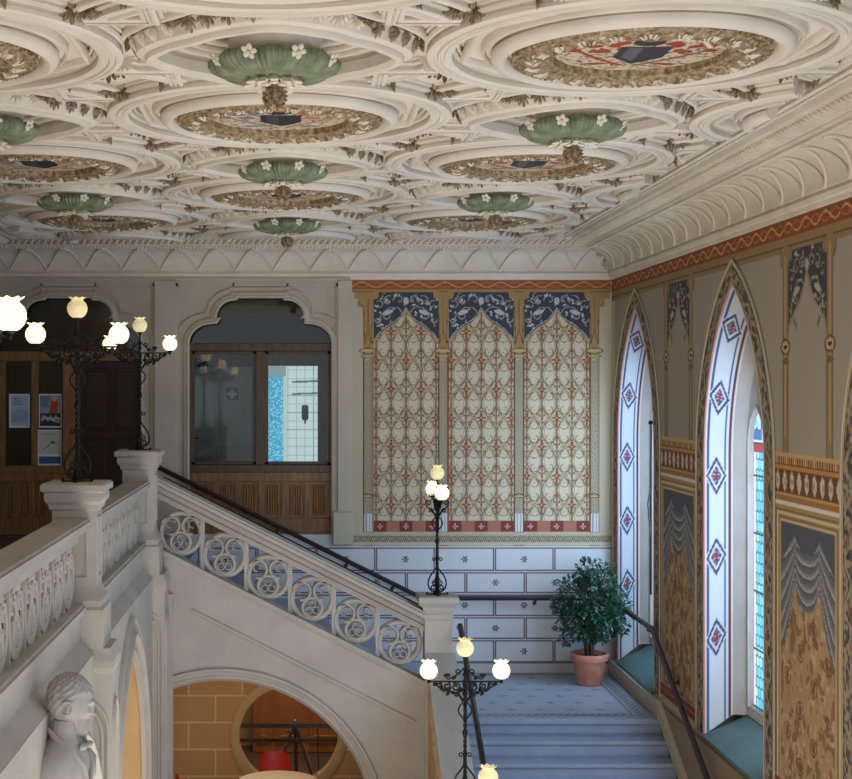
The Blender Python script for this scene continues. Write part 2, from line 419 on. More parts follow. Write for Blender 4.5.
# frames along the walls
for e_, p_ in ((.05, rollp(.02, .05)), (.13, stepp(.045, .075)), (.215, rollp(.016, .04))):
    q = [(cx0+e_, cy0), (cx0+e_, cy1-e_), (cx1-e_, cy1-e_), (cx1-e_, cy0)]
    cm.sweep([(a_, b_, ZC) for a_, b_ in q], p_, NZ)
ceiling = struct(cm.build('ceiling', M['plaster'], None, True, 40))

# the carved leaves on the bands of the ceiling
def fan(mb, c, ux, uy, un, s, n=5, lean=.35):
    ux, uy, un, c = Vector(ux), Vector(uy), Vector(un), Vector(c)
    for k in range(n):
        a = (k-(n-1)/2)*(.95/(n-1)*1.6)
        d = uy*math.cos(a)+ux*math.sin(a); p = ux*math.cos(a)-uy*math.sin(a)
        b = c-uy*s*.1
        L = s*(1-.10*abs(k-(n-1)/2)); mb.add([b, b+d*L*.45+p*s*.09, b+d*L*.82+p*s*.12+un*s*.05, b+d*L+p*s*.04+un*s*.10, b+d*L-p*s*.04+un*s*.10, b+d*L*.82-p*s*.12+un*s*.05, b+d*L*.45-p*s*.09, b+d*L*.55+un*s*.26], [(0,1,7),(1,2,7),(2,3,7),(3,4,7),(4,5,7),(5,6,7),(6,0,7)])
def acanthus(mb, c, ux, uy, un, s):
    for sx, q in ((0,1.0),(-.75,.8),(.75,.8),(-1.35,.55),(1.35,.55)):
        ux_, uy_ = Vector(ux), Vector(uy)
        a = sx*.45; d = uy_*math.cos(a)+ux_*math.sin(a); p = ux_*math.cos(a)-uy_*math.sin(a)
        fan(mb, Vector(c)+ux_*(sx*s*.7), p, d, un, s*q, 5)
    mb.ell(Vector(c)+Vector(un)*s*.2, (s*.22,s*.2,s*.22), 8, 5)
lf = MB(); lf2 = MB()
for x, y, i, j in pen:
    for k in range(8):
        a = k*PI/4+PI/8
        for t in (-.27, -.09, .09, .27):
            th = a+t; fo = abs((th % (PI/2))-PI/4); R = .60+.10*float(sst(.35, PI/4, fo))-.02*math.cos(8*th)
            r = R+.110; px, py = x+r*math.cos(th), y+r*math.sin(th)
            if not inside((px, py), .3): continue
            o = Vector((math.cos(th), math.sin(th), -.35)).normalized()
            fan(lf if k % 2 else lf2, (px, py, ZC-.030), (-math.sin(th), math.cos(th), 0), Vector((-o.x*.38, -o.y*.38, -.92)), o, .105)
    for k in range(8):
        th = k*PI/4; fo = abs((th % (PI/2))-PI/4); R = .60+.10*float(sst(.35, PI/4, fo))-.02*math.cos(8*th); r = R+.12; px, py = x+r*math.cos(th), y+r*math.sin(th)
        if inside((px, py), .3):
            o = Vector((math.cos(th), math.sin(th), 0)); acanthus(lf, (px, py, ZC-.03), (-math.sin(th), math.cos(th), 0), (o*.2+Vector((0,0,-.95))), o, .075)
for i in range(-6, 6):
    for j in range(-4, 9):
        x = CX0+(i+.5)*PX/2; y = CY0+(j+.5)*PY/2
        if not (cx0+.5 < x < cx1-.5 and 5.5 < y < cy1-.5): continue
        for k in range(4):
            th = k*PI/2; o = Vector((math.cos(th), math.sin(th), 0)); p = Vector((x, y, ZC-.008))+o*.318
            acanthus(lf, p, (-math.sin(th), math.cos(th), 0), (-o*.25+Vector((0,0,-1))).normalized(), -o, .125)
lf.build('leaf_carving', M['ornament'], ceiling, False); lf2.build('shell_carving', M['cream'], ceiling, False)

# ---------------------------------------------------------------- cornice with ribbed cove
def cove(t):
    a = t*PI/2; return .34-.28*(1-math.sin(a)) - .0, 7.19-.26*(1-math.cos(a))*1.0
def covep(t):   # t 0 bottom .. 1 top: springs steeply from the wall, flattens at the top
    a = t*PI/2; return .06+.28*(1-math.cos(a)), 6.93+.26*math.sin(a)
prof = [(-.02,6.80),(.025,6.81),(.03,6.84),(.055,6.855),(.065,6.885),(.05,6.905),(.045,6.92),(.06,6.925)]
prof += [covep(k/10) for k in range(11)]
prof += [(.345,7.185),(.36,7.215),(.385,7.205),(.42,7.200),(.435,7.205),(.44,7.222),(.455,7.226),(.585,7.292),(.60,7.290),(.605,7.274),(.625,7.276),(.64,7.30),(.66,7.36)]
m = MB()
def rect_in(d): return [(XL+d, 2.0), (XL+d, YB-d), (XR-d, YB-d), (XR-d, 2.0)]
v = []; f = []; K = len(prof)
for d, z in prof: v += [(x, y, z) for x, y in rect_in(d)]
for k in range(K-1):
    for j in range(3): f.append((4*k+j, 4*k+j+1, 4*k+5+j, 4*k+4+j))
m.add(v, f); cornice = struct(m.build('trim_1', M['cornice'], None, True, 30))
rib = MB(); bead = MB(); leafb = MB()
def on_wall(wall, s, d, z):
    if wall == 'b': return (s, YB-d, z)
    if wall == 'r': return (XR-d, s, z)
    return (XL+d, s, z)
for wall, s0, s1 in (('b', XL, XR), ('r', 5.0, YB), ('l', 8.0, YB)):
    P_ = .472; n = int((s1-s0)/P_)
    for k in range(n+1):
        c = s0+(s1-s0)*k/n
        for sg in (-1, 1):
            pts = []
            for i in range(9):
                t = i/8; d, z = covep(t); s = c+sg*(P_/2)*t
                lo = (s0+d if wall == 'b' else s0); hi = s1-d
                s = min(max(s, lo), hi)
                pts.append(on_wall(wall, s, d+.010, z-.010))
            rib.tube(pts, .015, 6)
            pts2 = [tuple(Vector(p)) for p in pts]
        d, z = covep(0); bead.ell(on_wall(wall, min(max(c, s0+.1), s1-.1), d+.015, z-.004), (.016,.016,.02), 6, 4)
    # rope
    s = s0+.36
    while s < s1-.36:
        p = on_wall(wall, s, .368, 7.196); a = Vector((1,0,0)) if wall == 'b' else Vector((0,1,0))
        b = (a+Vector((0,0,.8))).normalized(); c_ = a.cross(b).normalized(); bead.ell(p, (.022,.022,.030), 6, 4, (c_, b.cross(c_), b)); s += .047
    s = s0+.52
    while s < s1-.52:
        a = Vector((1,0,0)) if wall == 'b' else Vector((0,1,0)); inw = Vector((0,-1,0)) if wall == 'b' else (Vector((-1,0,0)) if wall == 'r' else Vector((1,0,0)))
        c0 = Vector(on_wall(wall, s, .520, 7.243)); b = (a*.55+inw*.75+Vector((0,0,.38))).normalized()
        leafb.ell(c0, (.023,.070,.026), 6, 4, (b.cross(Vector((0,0,1))).normalized(), b, b.cross(Vector((0,0,1))).normalized().cross(b))); s += .082
rib.build('cove_rib', M['cornice'], cornice); bead.build('rope_moulding', M['cornice'], cornice); leafb.build('leaf_moulding', M['cornice'], cornice)
ac = MB()
for sx, X in ((-1, XR-.30), (1, XL+.30)):
    for t, s in ((.15,.13),(.5,.15),(.85,.13)):
        d, z = covep(t); acanthus(ac, (X+sx*(d-.30)*1.0, YB-d-.02, z-.02), (.7*-sx, .7, 0), Vector((0,-.2,1)), Vector((.6*sx,-.8,-.3)).normalized(), s*.8)
ac.build('corner_leaf', M['cornice'], cornice)

# ---------------------------------------------------------------- back wall
FH = 3.5
def trefoil(cx, zb):
    r = [(cx+.975, zb), (cx+.975, 5.985)]
    r += arc(cx+.62, 5.985, .355, .30, 0, PI/2, 8)[1:]
    r += [(cx+.62, 6.31)] + arc(cx+.35, 6.31, .27, .28, 0, PI/2, 8)
    r += [(cx+.35, 6.62)]
    l = [(2*cx-x, z) for x, z in reversed(r)]
    return r+l
OC = (bx(260.5), bx(69))
fxz = lambda a, b, t: (a, t, b)
wb = MB()
wb.plate([[(-5.2, 2.9),(XR+.4, 2.9),(XR+.4, 7.5),(-5.2, 7.5)], trefoil(OC[0], FH), trefoil(OC[1], FH)], fxz, YB, YB+.28)
cyc = [(-.15+.66*math.cos(2*PI*i/48), .874+.66*math.sin(2*PI*i/48)) for i in range(48)]
wall_back = struct(wb.build('wall_back', M['stone2'], None, False))
lw = MB(); lw.plate([[(-5.2, 0),(1.35, 0),(1.35, 2.9),(-5.2, 2.9)], cyc], fxz, YB, YB+.28)
lower_wall = struct(lw.build('wall_lower_back', M['sand'], None, False))
r = MB(); r.sweep([(x, YB-.01, z) for x, z in [(-.15+.70*math.cos(2*PI*i/48), .874+.70*math.sin(2*PI*i/48)) for i in range(48)]], [(-.06,-.02),(.06,-.02),(.06,.02),(.03,.035),(-.03,.03),(-.06,.015)], (0,-1,0), True)
r.build('round_opening_frame', M['sandp'], lower_wall)
# stone mouldings of the arched openings
for c in OC:
    mo = MB(); t = trefoil(c, FH)
    pr = [(-.02,-.01),(.05,-.01),(.055,.035),(.03,.05),(.0,.03),(-.02,.03)]
    mo.sweep([(x, YB, z) for x, z in t], pr, (0,-1,0))
    mo.sweep([(x, YB, z) for x, z in [(c+(x-c)*1.105, z+.075) for x, z in t]], [(-.012,-.01),(.012,-.01),(.012,.03),(-.012,.03)], (0,-1,0))
    fr = [(c+1.13, FH),(c+1.13, 6.74),(c-1.13, 6.74),(c-1.13, FH)]
    mo.sweep([(x, YB, z) for x, z in fr], [(-.02,-.01),(.02,-.01),(.02,.035),(-.02,.035)], (0,-1,0))
    for s in (-1, 1):
        mo.box(c+s*.35-.012, YB-.035, 6.62, c+s*.35+.012, YB, 6.76)
    mo.build('arch_moulding', M['stone2'], wall_back)
pl = MB()
for a, b in ((bx(155), bx(176)), (bx(338), bx(351))):
    pl.cbox(a, YB-.07, 3.5, b, YB+.02, 6.80, .012)
    pl.box(a-.03, YB-.035, 3.5, a, YB+.01, 6.80); pl.box(b, YB-.035, 3.5, min(b+.03, bx(352)), YB+.01, 6.80)
    pl.cbox(a-.06, YB-.11, 3.36, min(b+.04, bx(353)), YB+.02, 3.80, .02)
pl.box(XL, YB-.03, 6.76, bx(351), YB+.01, 6.79); pl.box(XL, YB-.05, 6.79, bx(351), YB+.01, 6.83)
pl.build('pilaster', M['stone2'], wall_back, False)

# painted part of the back wall
c_och = (158,126,78); c_beige = (182,168,142); c_rust = (150,78,36); c_dk = (66,52,42); c_navy = (58,58,62); c_gw = (176,176,172)
x0, x1 = bx(351.5), XR
Pb = Paint(x0, x1, 1.70, 6.83, .0085, .0085, (206,204,204))
def vines(P, cu, v0, v1, hw, leafc=(178,178,172), stem=(158,160,158), seed=1, sc=1.0, outline=None):
    rnd = random.Random(seed)
    for s in (-1, 1):
        P.line([(cu+s*x*hw, v0+(v1-v0)*y) for x, y in ((.05,.42),(.25,.62),(.5,.62),(.75,.45),(.9,.15))], .013*sc, stem)
        for (fx, fy, r, a, t) in ((.22,.80,.20,0,.8),(.55,.78,.19,2,-.9),(.82,.68,.16,1,.8),(.62,.42,.15,3,.9),(.84,.32,.13,0,-.8)):
            rr = r*hw*.9
            P.line([(cu+s*(u), v) for u, v in [(p[0], p[1]) for p in spiral(fx*hw, v0+(v1-v0)*fy, rr, rr*.2, a, t, 12)]], .013*sc, stem)
        for k in range(30):
            fx, fy = rnd.uniform(.04, .96), rnd.uniform(.05, .97); b = rnd.uniform(.010, .019)*sc
            P.ell(cu+s*fx*hw, v0+(v1-v0)*fy, b*1.5, b*.75, leafc if k % 3 else (130,130,128), rnd.uniform(0, PI)*s)
        P.ell(cu+s*hw*.55, v0+(v1-v0)*.5, .07*sc, .028*sc, leafc, -.35*s)
    P.ell(cu, v0+(v1-v0)*.78, .035*sc, .05*sc, leafc)
Pb.rect(x0, 3.345, x1, 6.83, c_beige)
# rust border with scroll
Pb.rect(x0, 6.66, x1, 6.83, c_och); Pb.rect(x0, 6.685, x1, 6.80, c_rust); 
xs = np.arange(x0, x1, .02)
Pb.line([(x, 6.742+.033*math.sin(x*2*PI/.36)) for x in xs], .011, (206,160,108))
Pb.line([(x, 6.742-.033*math.sin(x*2*PI/.36)) for x in xs], .009, (186,118,66))
Pb.rect(x0, 6.645, x1, 6.66, c_dk)
# ochre architecture
Pb.rect(x0+.04, 6.56, x1-.02, 6.645, c_och)
cols = [bx(368), bx(443), bx(519), bx(594.5)]
pan = [(bx(373.5), bx(438.5)), (bx(448.5), bx(514)), (bx(524), bx(589.5))]
zt, zb_, zq = bz(292), bz(520.5), bz(532)
for c in cols:
    Pb.rect(c-.13, 6.45, c+.13, 6.60, c_och)
    Pb.rect(c-.065, 3.345, c+.065, 6.60, c_och)
def damask(P, u0, u1, v0, v1, cu, P1=.39, Q=.752, ground=(202,184,154), l1=(124,102,72), l2=(160,134,98), fl=(134,74,48), vref=None):
    sl = P.win(u0, u1, v0, v1); U, V = P.U[sl]-cu, P.V[sl]-(vref if vref is not None else v0)
    C = P.C[sl]; ins = np.ones(U.shape, bool) if P.clip is None else P.clip[sl]
    C[ins] = ground
    k = np.zeros(U.shape)
    def put(m, c): C[m & ins] = c
    # ogee nets
    for ph, wd, c in ((0, .0085, l1), (PI, .0085, l1)):
        for off in (0, .5):
            a = ((U/P1+off+.5) % 1 - .5)*P1
            cur = P1*.25*(1+np.cos(2*PI*V/Q+ph+off*2*PI*1))*.98
            put(np.abs(np.abs(a)-cur) < wd, c)
            put(np.abs(np.abs(a)-cur-.03) < wd*.5, l2)
    # scroll rings
    for (fx, fy, r, wd) in ((.25,.12,.05,.007),(.25,.38,.05,.007),(.14,.25,.04,.006),(.36,.25,.04,.006),(0,.15,.045,.007),(0,.35,.035,.006),(.5,.10,.04,.006),(.5,.40,.035,.006)):
        for off in (0, .5):
            a = np.abs(((U/P1+off+.5) % 1 - .5)*P1); b = ((V/Q-fy+off*0 + .5*(off>0)) % 1 - .5)*Q
            b2 = ((V/Q+fy+.5*(off>0)) % 1 - .5)*Q; b = np.where(abs(b) < abs(b2), b, b2)
            dd = np.hypot(a-fx*P1, b)
            put((np.abs(dd-r) < wd*.8) & (np.sin(np.arctan2(b, a-fx*P1)+(2.2 if fy < .26 else -2.2)) > -.35), l1 if r > .04 else l2); put(dd < .010, l2)
    # flowers
    for off in (0, .5):
        a = ((U/P1+off+.5) % 1 - .5)*P1; b = ((V/Q+.25+.5*(off>0)+.5) % 1 - .5)*Q
        th = np.arctan2(b, a); rr = np.hypot(a, b*.8)
        put(rr < .038+.018*np.cos(4*th), fl); put(rr < .012, (200,150,90))
        put((np.abs(a) < .012) & (np.abs(b+.085) < .04), fl); put(np.hypot(a, b-.085) < .016, fl)
        b = ((V/Q-.25+.5*(off>0)+.5) % 1 - .5)*Q
        put((np.abs(a) < .009) & (np.abs(b) < .10), (120,76,50)); put(np.hypot(np.abs(a)-.03, b-.03) < .016, l1); put(np.hypot(a, b-.11) < .016, fl); put(np.hypot(np.abs(a)-.025, b+.06) < .013, l1)
for k, (a, b) in enumerate(pan):
    cu = (a+b)/2; hw = (b-a)/2
    damask(Pb, a, b, zb_, zt, cu, vref=zb_+.02)
    # ogee-headed spandrel
    og = [(a, 6.05)] + [(a+(cu-a)*t, 6.05+.36*(t**1.0)*(.55+.45*t*t)) for t in np.linspace(0, 1, 12)] + [(b-(b-cu)*t, 6.05+.36*t*(.55+.45*t*t)) for t in np.linspace(1, 0, 12)]
    Pb.rect(a, zt-.13, b, zt+.01, c_och)
    og = [(a, 6.0), (a+.06, 6.09), (a+.18, 6.20), (a+.30, 6.27), (cu-.05, 6.35), (cu, 6.43)]; og += [(2*cu-x, z) for x, z in reversed(og[:-1])]
    sp = og + [(b, zt-.10), (b-.06, zt-.08), (b-.07, zt), (a+.07, zt), (a+.06, zt-.08), (a, zt-.10)]
    Pb.poly(sp, c_navy)
    m_ = np.zeros(Pb.U.shape, bool); keepC = Pb.C.copy(); Pb.poly(sp, (1,2,3)); m_ = (Pb.C[..., 2] == 3) & (Pb.C[..., 0] == 1); Pb.C = keepC
    Pb.clip = m_; vines(Pb, cu, 6.12, zt, hw, seed=5, leafc=(186,182,178), stem=(156,152,148)); Pb.clip = None
    Pb.line(og, .035, c_navy); Pb.line([(x, z+.012) for x, z in og], .010, c_gw); Pb.line([(x, z-.02) for x, z in og], .012, (190,160,110))
    # rust squares
    n = 6 if k else 5
    for i in range(5):
        u0 = a+(b-a)*i/5; Pb.rect(u0, zq, u0+(b-a)/5, zb_, (122,50,44) if i % 2 == 0 else (166,104,78))
        if i % 2 == 0:
            uc = u0+(b-a)/10; vc = (zq+zb_)/2
            for q_ in range(4): Pb.ell(uc+.022*math.cos(q_*PI/2), vc+.022*math.sin(q_*PI/2), .016, .009, (214,170,150), q_*PI/2)
    Pb.line([(a, zq), (a, 6.0)], .010, c_rust); Pb.line([(b, zq), (b, 6.0)], .010, c_rust)
for c in cols:
    Pb.rect(c-.055, zq, c+.055, 5.86, (158,138,104))
    Pb.rect(c-.030, zb_+.06, c+.030, 5.80, (184,168,134))
    for z in np.arange(zb_+.08, 5.76, .03): Pb.line([(c-.028, z), (c+.028, z+.035)], .010, (96,88,78))
    Pb.line([(c-.058, zq), (c-.058, 5.86)], .014, (92,64,40)); Pb.line([(c+.058, zq), (c+.058, 5.86)], .014, (92,64,40))
    for z, h, hw in ((5.86, .05, .115), (5.80, .03, .09), (3.98, .04, .07), (4.0+.0, .01, .07)):
        Pb.ell(c, z+h/2, hw, h*.75, (92,66,42)); Pb.ell(c, z+h/2, hw*.86, h*.5, (190,160,108))
    Pb.rect(c-.05, zq, c+.05, zq+.30*.8, (206,202,196))
    for q_ in (-.022, .022): Pb.line([(c+q_, zq), (c+q_, zq+.24)], .012, (120,124,130))
    Pb.line([(c, 6.55), (c, 6.16)], .014, c_rust); Pb.line([(c-.045, 5.98), (c, 6.16), (c+.045, 5.98)], .014, c_rust)
    Pb.line([(c-.045, 5.98), (c-.06, 6.45), (c-.13, 6.52)], .010, (96,66,40)); Pb.line([(c+.045, 5.98), (c+.06, 6.45), (c+.13, 6.52)], .010, (96,66,40))
# meander band under the panels
Pb.rect(x0, bz(545), x1, bz(532.5), (184,164,142)); Pb.rect(x0, bz(534.5), x1, bz(532.5), (190,172,130)); Pb.rect(x0, bz(545), x1, bz(543), (196,184,150))
zz = (bz(534.5)+bz(543))/2
for x in np.arange(x0, x1, .055):
    Pb.line([(x, zz-.04), (x+.0275, zz+.04), (x+.055, zz-.04)], .009, (108,98,72)); Pb.line([(x, zz+.04), (x+.0275, zz-.04), (x+.055, zz+.04)], .009, (108,98,72))
# painted ashlar with flowers
rows = [(548.2, 570.3), (572.6, 592.6), (595.2, 615.4), (618, 638.2), (641, 661.5)]
def ashlar(P, xa, xb):
    for k, (ya, yb) in enumerate(rows):
        st = bx(435 if k % 2 == 0 else 406.4); w_ = bx(494.4)-bx(435)
        i = -14
        while i < 8:
            a = st+i*w_+.012; b = st+(i+1)*w_-.012; i += 1
            if b < xa or a > xb: continue
            z0, z1 = bz(yb), bz(ya)
            P.rect(max(a, xa), z0, min(b, xb), z1, (210,208,208))
            P.line([(a, z0), (b, z0), (b, z1), (a, z1), (a, z0)], .017, (104,74,80))
            uc, vc = (a+b)/2, (z0+z1)/2
            for q_ in range(6): P.ell(uc+.030*math.cos(q_*PI/3), vc+.030*math.sin(q_*PI/3), .018, .011, (92,84,86), q_*PI/3)
            P.ell(uc, vc, .010, .010, (92,84,86))
ashlar(Pb, x0, x1)
Pb.rect(x0, 1.7, x1, bz(663), (200,192,186)); Pb.line([(x0, bz(663)), (x1, bz(663))], .015, (140,128,124))
Pb.build('wall_painting', 'paint', lambda U, V: (U, YB-.004+0*U, V), wall_back)
# the same painted ashlar carries on beside the flight, below the gallery floor level
Pb2 = Paint(-1.6, x0, 2.2, 3.49, .0085, .0085, (206,204,204)); ashlar(Pb2, -1.6, x0)
Pb2.build('painted_ashlar', 'paint', lambda U, V: (U, YB-.004+0*U, V), wall_back)

# ---------------------------------------------------------------- right wall
wcs = [17.26, 13.38, 9.48, 5.58]        # window centres
ZS = 4.7
def arch_pts(hw, apex, zs, z0, n=16, cy=0):
    H = apex-zs; R = (H*H+hw*hw)/(2*hw)
    a1 = math.atan2(H, R-hw)
    rt = [(cy+hw, z0)] + [(cy+hw-R+R*math.cos(a1*i/n), zs+R*math.sin(a1*i/n)) for i in range(n+1)]
    lt = [(2*cy-u, z) for u, z in reversed(rt[:-1])]
    return rt+lt          # from +y foot over the apex to -y foot
def in_arch(U, V, cy, hw, apex, zs, z0):
    H = apex-zs; R = (H*H+hw*hw)/(2*hw); a = np.abs(U-cy)
    up = (a+R-hw)**2+(V-zs)**2 < R*R
    return (V > z0) & np.where(V < zs, a < hw, up & (V < apex+.1))
c_och, c_rust = (146,120,80), (134,70,34)
Pr = Paint(7.2, YB, 1.2, 6.83, .018, .0115, (160,149,133))
U, V = Pr.U, Pr.V
y0, y1 = 7.2, YB
Pr.rect(y0, 6.585, y1, 6.83, c_och); Pr.rect(y0, 6.655, y1, 6.80, c_rust)
ys = np.arange(y0, y1, .02)
Pr.line([(y, 6.728+.040*math.sin(y*2*PI/.42)) for y in ys], .016, (214,160,100)); Pr.line([(y, 6.728-.040*math.sin(y*2*PI/.42)) for y in ys], .012, (186,112,60))
Pr.rect(y0, 6.570, y1, 6.585, c_dk); Pr.rect(y0, 6.52, y1, 6.57, c_och)
bays = [(17.26+13.38)/2, (13.38+9.48)/2, (9.48+5.58)/2]
for bi, c in enumerate(bays):
    for s in (-1, 1):
        k = c+s*.50
        Pr.rect(k-.06, 4.84, k+.06, 6.58, c_och)
        Pr.rect(k-.12, 6.42, k+.12, 6.56, c_och)
        Pr.line([(k-.065, 4.84), (k-.065, 6.40), (k-.12, 6.46), (k-.12, 6.56)], .018, (104,76,46)); Pr.line([(k+.065, 4.84), (k+.065, 6.40), (k+.12, 6.46), (k+.12, 6.56)], .018, (104,76,46))
        Pr.line([(k, 5.0), (k, 6.5)], .02, (196,168,116))
        Pr.ell(k, 5.74, .12, .07, (98,72,44)); Pr.ell(k, 5.74, .085, .048, (190,160,108)); Pr.ell(k, 5.74, .05, .016, (50,40,34))
        Pr.ell(k, 5.62, .08, .03, (120,90,56))
    og = [(c-.43, 5.80), (c-.40, 5.92), (c-.28, 6.02), (c-.16, 6.10), (c-.05, 6.24), (c, 6.34)]; og += [(2*c-u, z) for u, z in reversed(og[:-1])]
    sp = og+[(c+.43, 6.44), (c+.36, 6.46), (c+.34, 6.54), (c-.34, 6.54), (c-.36, 6.46), (c-.43, 6.44)]
    Pr.poly(sp, c_navy); kc = Pr.C.copy(); Pr.poly(sp, (1,2,3)); mm = (Pr.C[...,0] == 1) & (Pr.C[...,2] == 3); Pr.C = kc
    Pr.clip = mm; vines(Pr, c, 5.84, 6.54, .43, seed=8+bi, leafc=(170,166,156), stem=(150,146,134), sc=1.1); Pr.clip = None
    Pr.line(og, .03, (150,136,104))
    for s in (-1, 1): Pr.ell(c+s*.27, 5.93, .05, .018, (110,98,76), .6*s); Pr.line([(c+s*.27, 5.98), (c+s*.25, 5.88)], .016, (110,98,76))
    # frieze
    a, b = c-.78, c+.78
    Pr.rect(a, 4.46, b, 4.86, (158,112,62)); Pr.rect(a, 4.83, b, 4.86, (196,160,104)); Pr.rect(a, 4.76, b, 4.83, (110,66,34))
    for y in np.arange(a, b, .05): Pr.rect(y, 4.765, y+.022, 4.825, (206,170,112))
    Pr.rect(a, 4.72, b, 4.755, (190,132,72)); Pr.rect(a, 4.53, b, 4.72, (104,66,38))
    n = 9
    for i in range(n):
        y = a+.09+(b-a-.18)*i/(n-1); Pr.ell(y, 4.625, .048, .075, (206,190,164)); Pr.ell(y, 4.625, .022, .036, (128,78,44)); Pr.rect(y-.01, 4.54, y+.01, 4.71, (206,190,164))
    Pr.rect(a, 4.50, b, 4.525, (190,150,92)); Pr.rect(a, 4.425, b, 4.46, (214,206,190))
    # panel frame
    Pr.rect(a, 1.98, b, 4.425, (164,136,88))
    for ins, cc, wd in ((.05, (112,84,52), .016), (.08, (206,186,146), .03), (.125, (140,106,64), .02), (.155, (196,176,136), .018)):
        Pr.line([(a+ins, 2.0), (a+ins, 4.42-ins*.8), (b-ins, 4.42-ins*.8), (b-ins, 2.0)], wd, cc)
    pa, pb = a+.17, b-.17; pt = 4.285
    sl = Pr.win(pa, pb, 2.12, pt); Us, Vs = Pr.U[sl], Pr.V[sl]
    rng = np.random.RandomState(3+bi); 
    base = np.empty(Us.shape+(3,)); base[:] = (168,136,98)
    def bl(s0, s1, sd):
        g = np.random.RandomState(sd).rand(int(Us.shape[0]/s0)+3, int(Us.shape[1]/s1)+3)
        yy = np.arange(Us.shape[0])/s0; xx = np.arange(Us.shape[1])/s1; i = yy.astype(int); j = xx.astype(int); fy = (yy-i)[:,None]; fx = (xx-j)[None,:]
        G = lambda p, q: g[np.ix_(i+p, j+q)]
        return (G(0,0)*(1-fy)+G(1,0)*fy)*(1-fx)+(G(0,1)*(1-fy)+G(1,1)*fy)*fx
    n1 = bl(7, 3, 11+bi); n2 = bl(4, 2.2, 21+bi); n3 = bl(9, 4, 31+bi)
    base[n1 > .64] = (132,100,68); base[n2 > .70] = (186,158,116); base[n3 > .76] = (140,88,58)
    a_ = ((Us-c)/.30 % 1-.5)*.30; b_ = ((Vs-2.1)/.46+.5*(np.floor((Us-c)/.30) % 2)) % 1
    base[(np.hypot(a_, (b_-.5)*.46*.7) < .035)] = (130,78,52); base[(np.hypot(a_, (b_-.5)*.46) < .075) & (np.hypot(a_, (b_-.5)*.46) > .06)] = (100,74,48)
    Pr.C[sl] = base
    # painted drapery
    t = np.abs(Us-c); dpt = pt-Vs
    hw = (pb-pa)/2; k0 = hw*.44
    sw = np.where(t < k0, .42+.26*np.sqrt(np.clip(1-(t/k0)**2, 0, 1)), .40+.72*(np.clip((t-k0)/(hw-k0), 0, 1))**.7)
    m_ = dpt < sw; fr_ = (dpt/sw*6.5) % 1
    ctop = np.where(t < k0, .16*np.sqrt(np.clip(1-(t/k0)**2,0,1)), .30*np.clip((t-k0)/(hw-k0),0,1))
    col = np.empty(Us.shape+(3,)); col[:] = (98,102,110); col[fr_ > .55] = (128,130,132); col[fr_ > .8] = (164,164,160); col[fr_ < .12] = (66,68,76)
    up = dpt < ctop+.06; col[up] = (80,84,92)
    base[m_] = col[m_]; Pr.C[sl] = base
    Pr.rect(a, 1.98, b, 2.12, (138,62,32)); Pr.line([(a, 2.05+.0), (b, 2.05)], .02, (196,120,66)); Pr.rect(a, 2.11, b, 2.13, (196,168,120))
Pr.rect(y0, 1.2, y1, 1.94, (150,128,100)); Pr.rect(y0, 1.90, y1, 1.97, (182,160,122)); Pr.rect(y0, 1.84, y1, 1.87, (110,84,58))
# the sliver between the first window and the corner
Pr.rect(18.40, 3.345, YB, 6.52, (190,176,146))
keep = np.ones(U.shape, bool)
for c in wcs: keep &= ~in_arch(U, V, c, .99, 6.44, ZS, 1.92)
wr = MB(); wr.plate([[(2.0, -.1), (YB+.3, -.1), (YB+.3, 7.5), (2.0, 7.5)]], lambda a, b, t: (t, a, b), XR+.42, XR+.75)
wr.box(XR-.002, 2.0, 6.83, XR+.42, YB+.3, 7.5); wr.box(XR, 2.0, -.1, XR+.42, YB+.3, 1.2)
for c0, c1 in zip([YB+.3]+wcs, wcs+[2.0]): wr.box(XR+.004, (c1+1.02 if c1 != 2.0 else 2.0), 1.2, XR+.42, (c0-1.02 if c0 != YB+.3 else c0), 4.9)
wall_right = struct(wr.build('wall_right', M['stone2'], None, False))
Pr.build('wall_painting', 'paint', lambda U, V: (XR+0*U, U, V), wall_right, keep)

def resample(path, ds):
    out = [path[0]]; 
    for a, b in zip(path[:-1], path[1:]):
        L = math.hypot(b[0]-a[0], b[1]-a[1]); n = max(1, int(round(L/ds)))
        for i in range(1, n+1): out.append((a[0]+(b[0]-a[0])*i/n, a[1]+(b[1]-a[1])*i/n))
    return out
def strip(mb_or_none, name, inner, outer, x_in, x_out, nt, colfn, mt, parent):
    """painted strip between two matching curves (lists of (y,z)); colfn(S, T) -> rgb array"""
    I, O = np.array(inner), np.array(outer); T = np.linspace(0, 1, nt)
    sd = np.concatenate([[0], np.cumsum(np.hypot(*(I[1:]-I[:-1]).T))])
    Sg, Tg = np.meshgrid(sd, T)
    Y = I[:,0][None]*(1-T[:,None])+O[:,0][None]*T[:,None]; Z = I[:,1][None]*(1-T[:,None])+O[:,1][None]*T[:,None]
    X = x_in*(1-Tg)+x_out*Tg
    C = colfn(Sg, Tg, sd[-1])
    co = np.stack([X.ravel(), Y.ravel(), Z.ravel()], 1); nv, nu = Sg.shape; idx = np.arange(nv*nu).reshape(nv, nu)
    q = np.stack([idx[:-1,:-1], idx[:-1,1:], idx[1:,1:], idx[1:,:-1]], -1).reshape(-1, 4)
    me = npmesh(name, co, q, False); at = me.color_attributes.new('Col', 'FLOAT_COLOR', 'POINT')
    at.data.foreach_set('color', np.concatenate([lin(C.reshape(-1,3)), np.ones((C.size//3,1))], 1).astype(np.float32).ravel())
    me.materials.append(M[mt]); o = bpy.data.objects.new(name, me); COL.objects.link(o); o.parent = parent
    return o
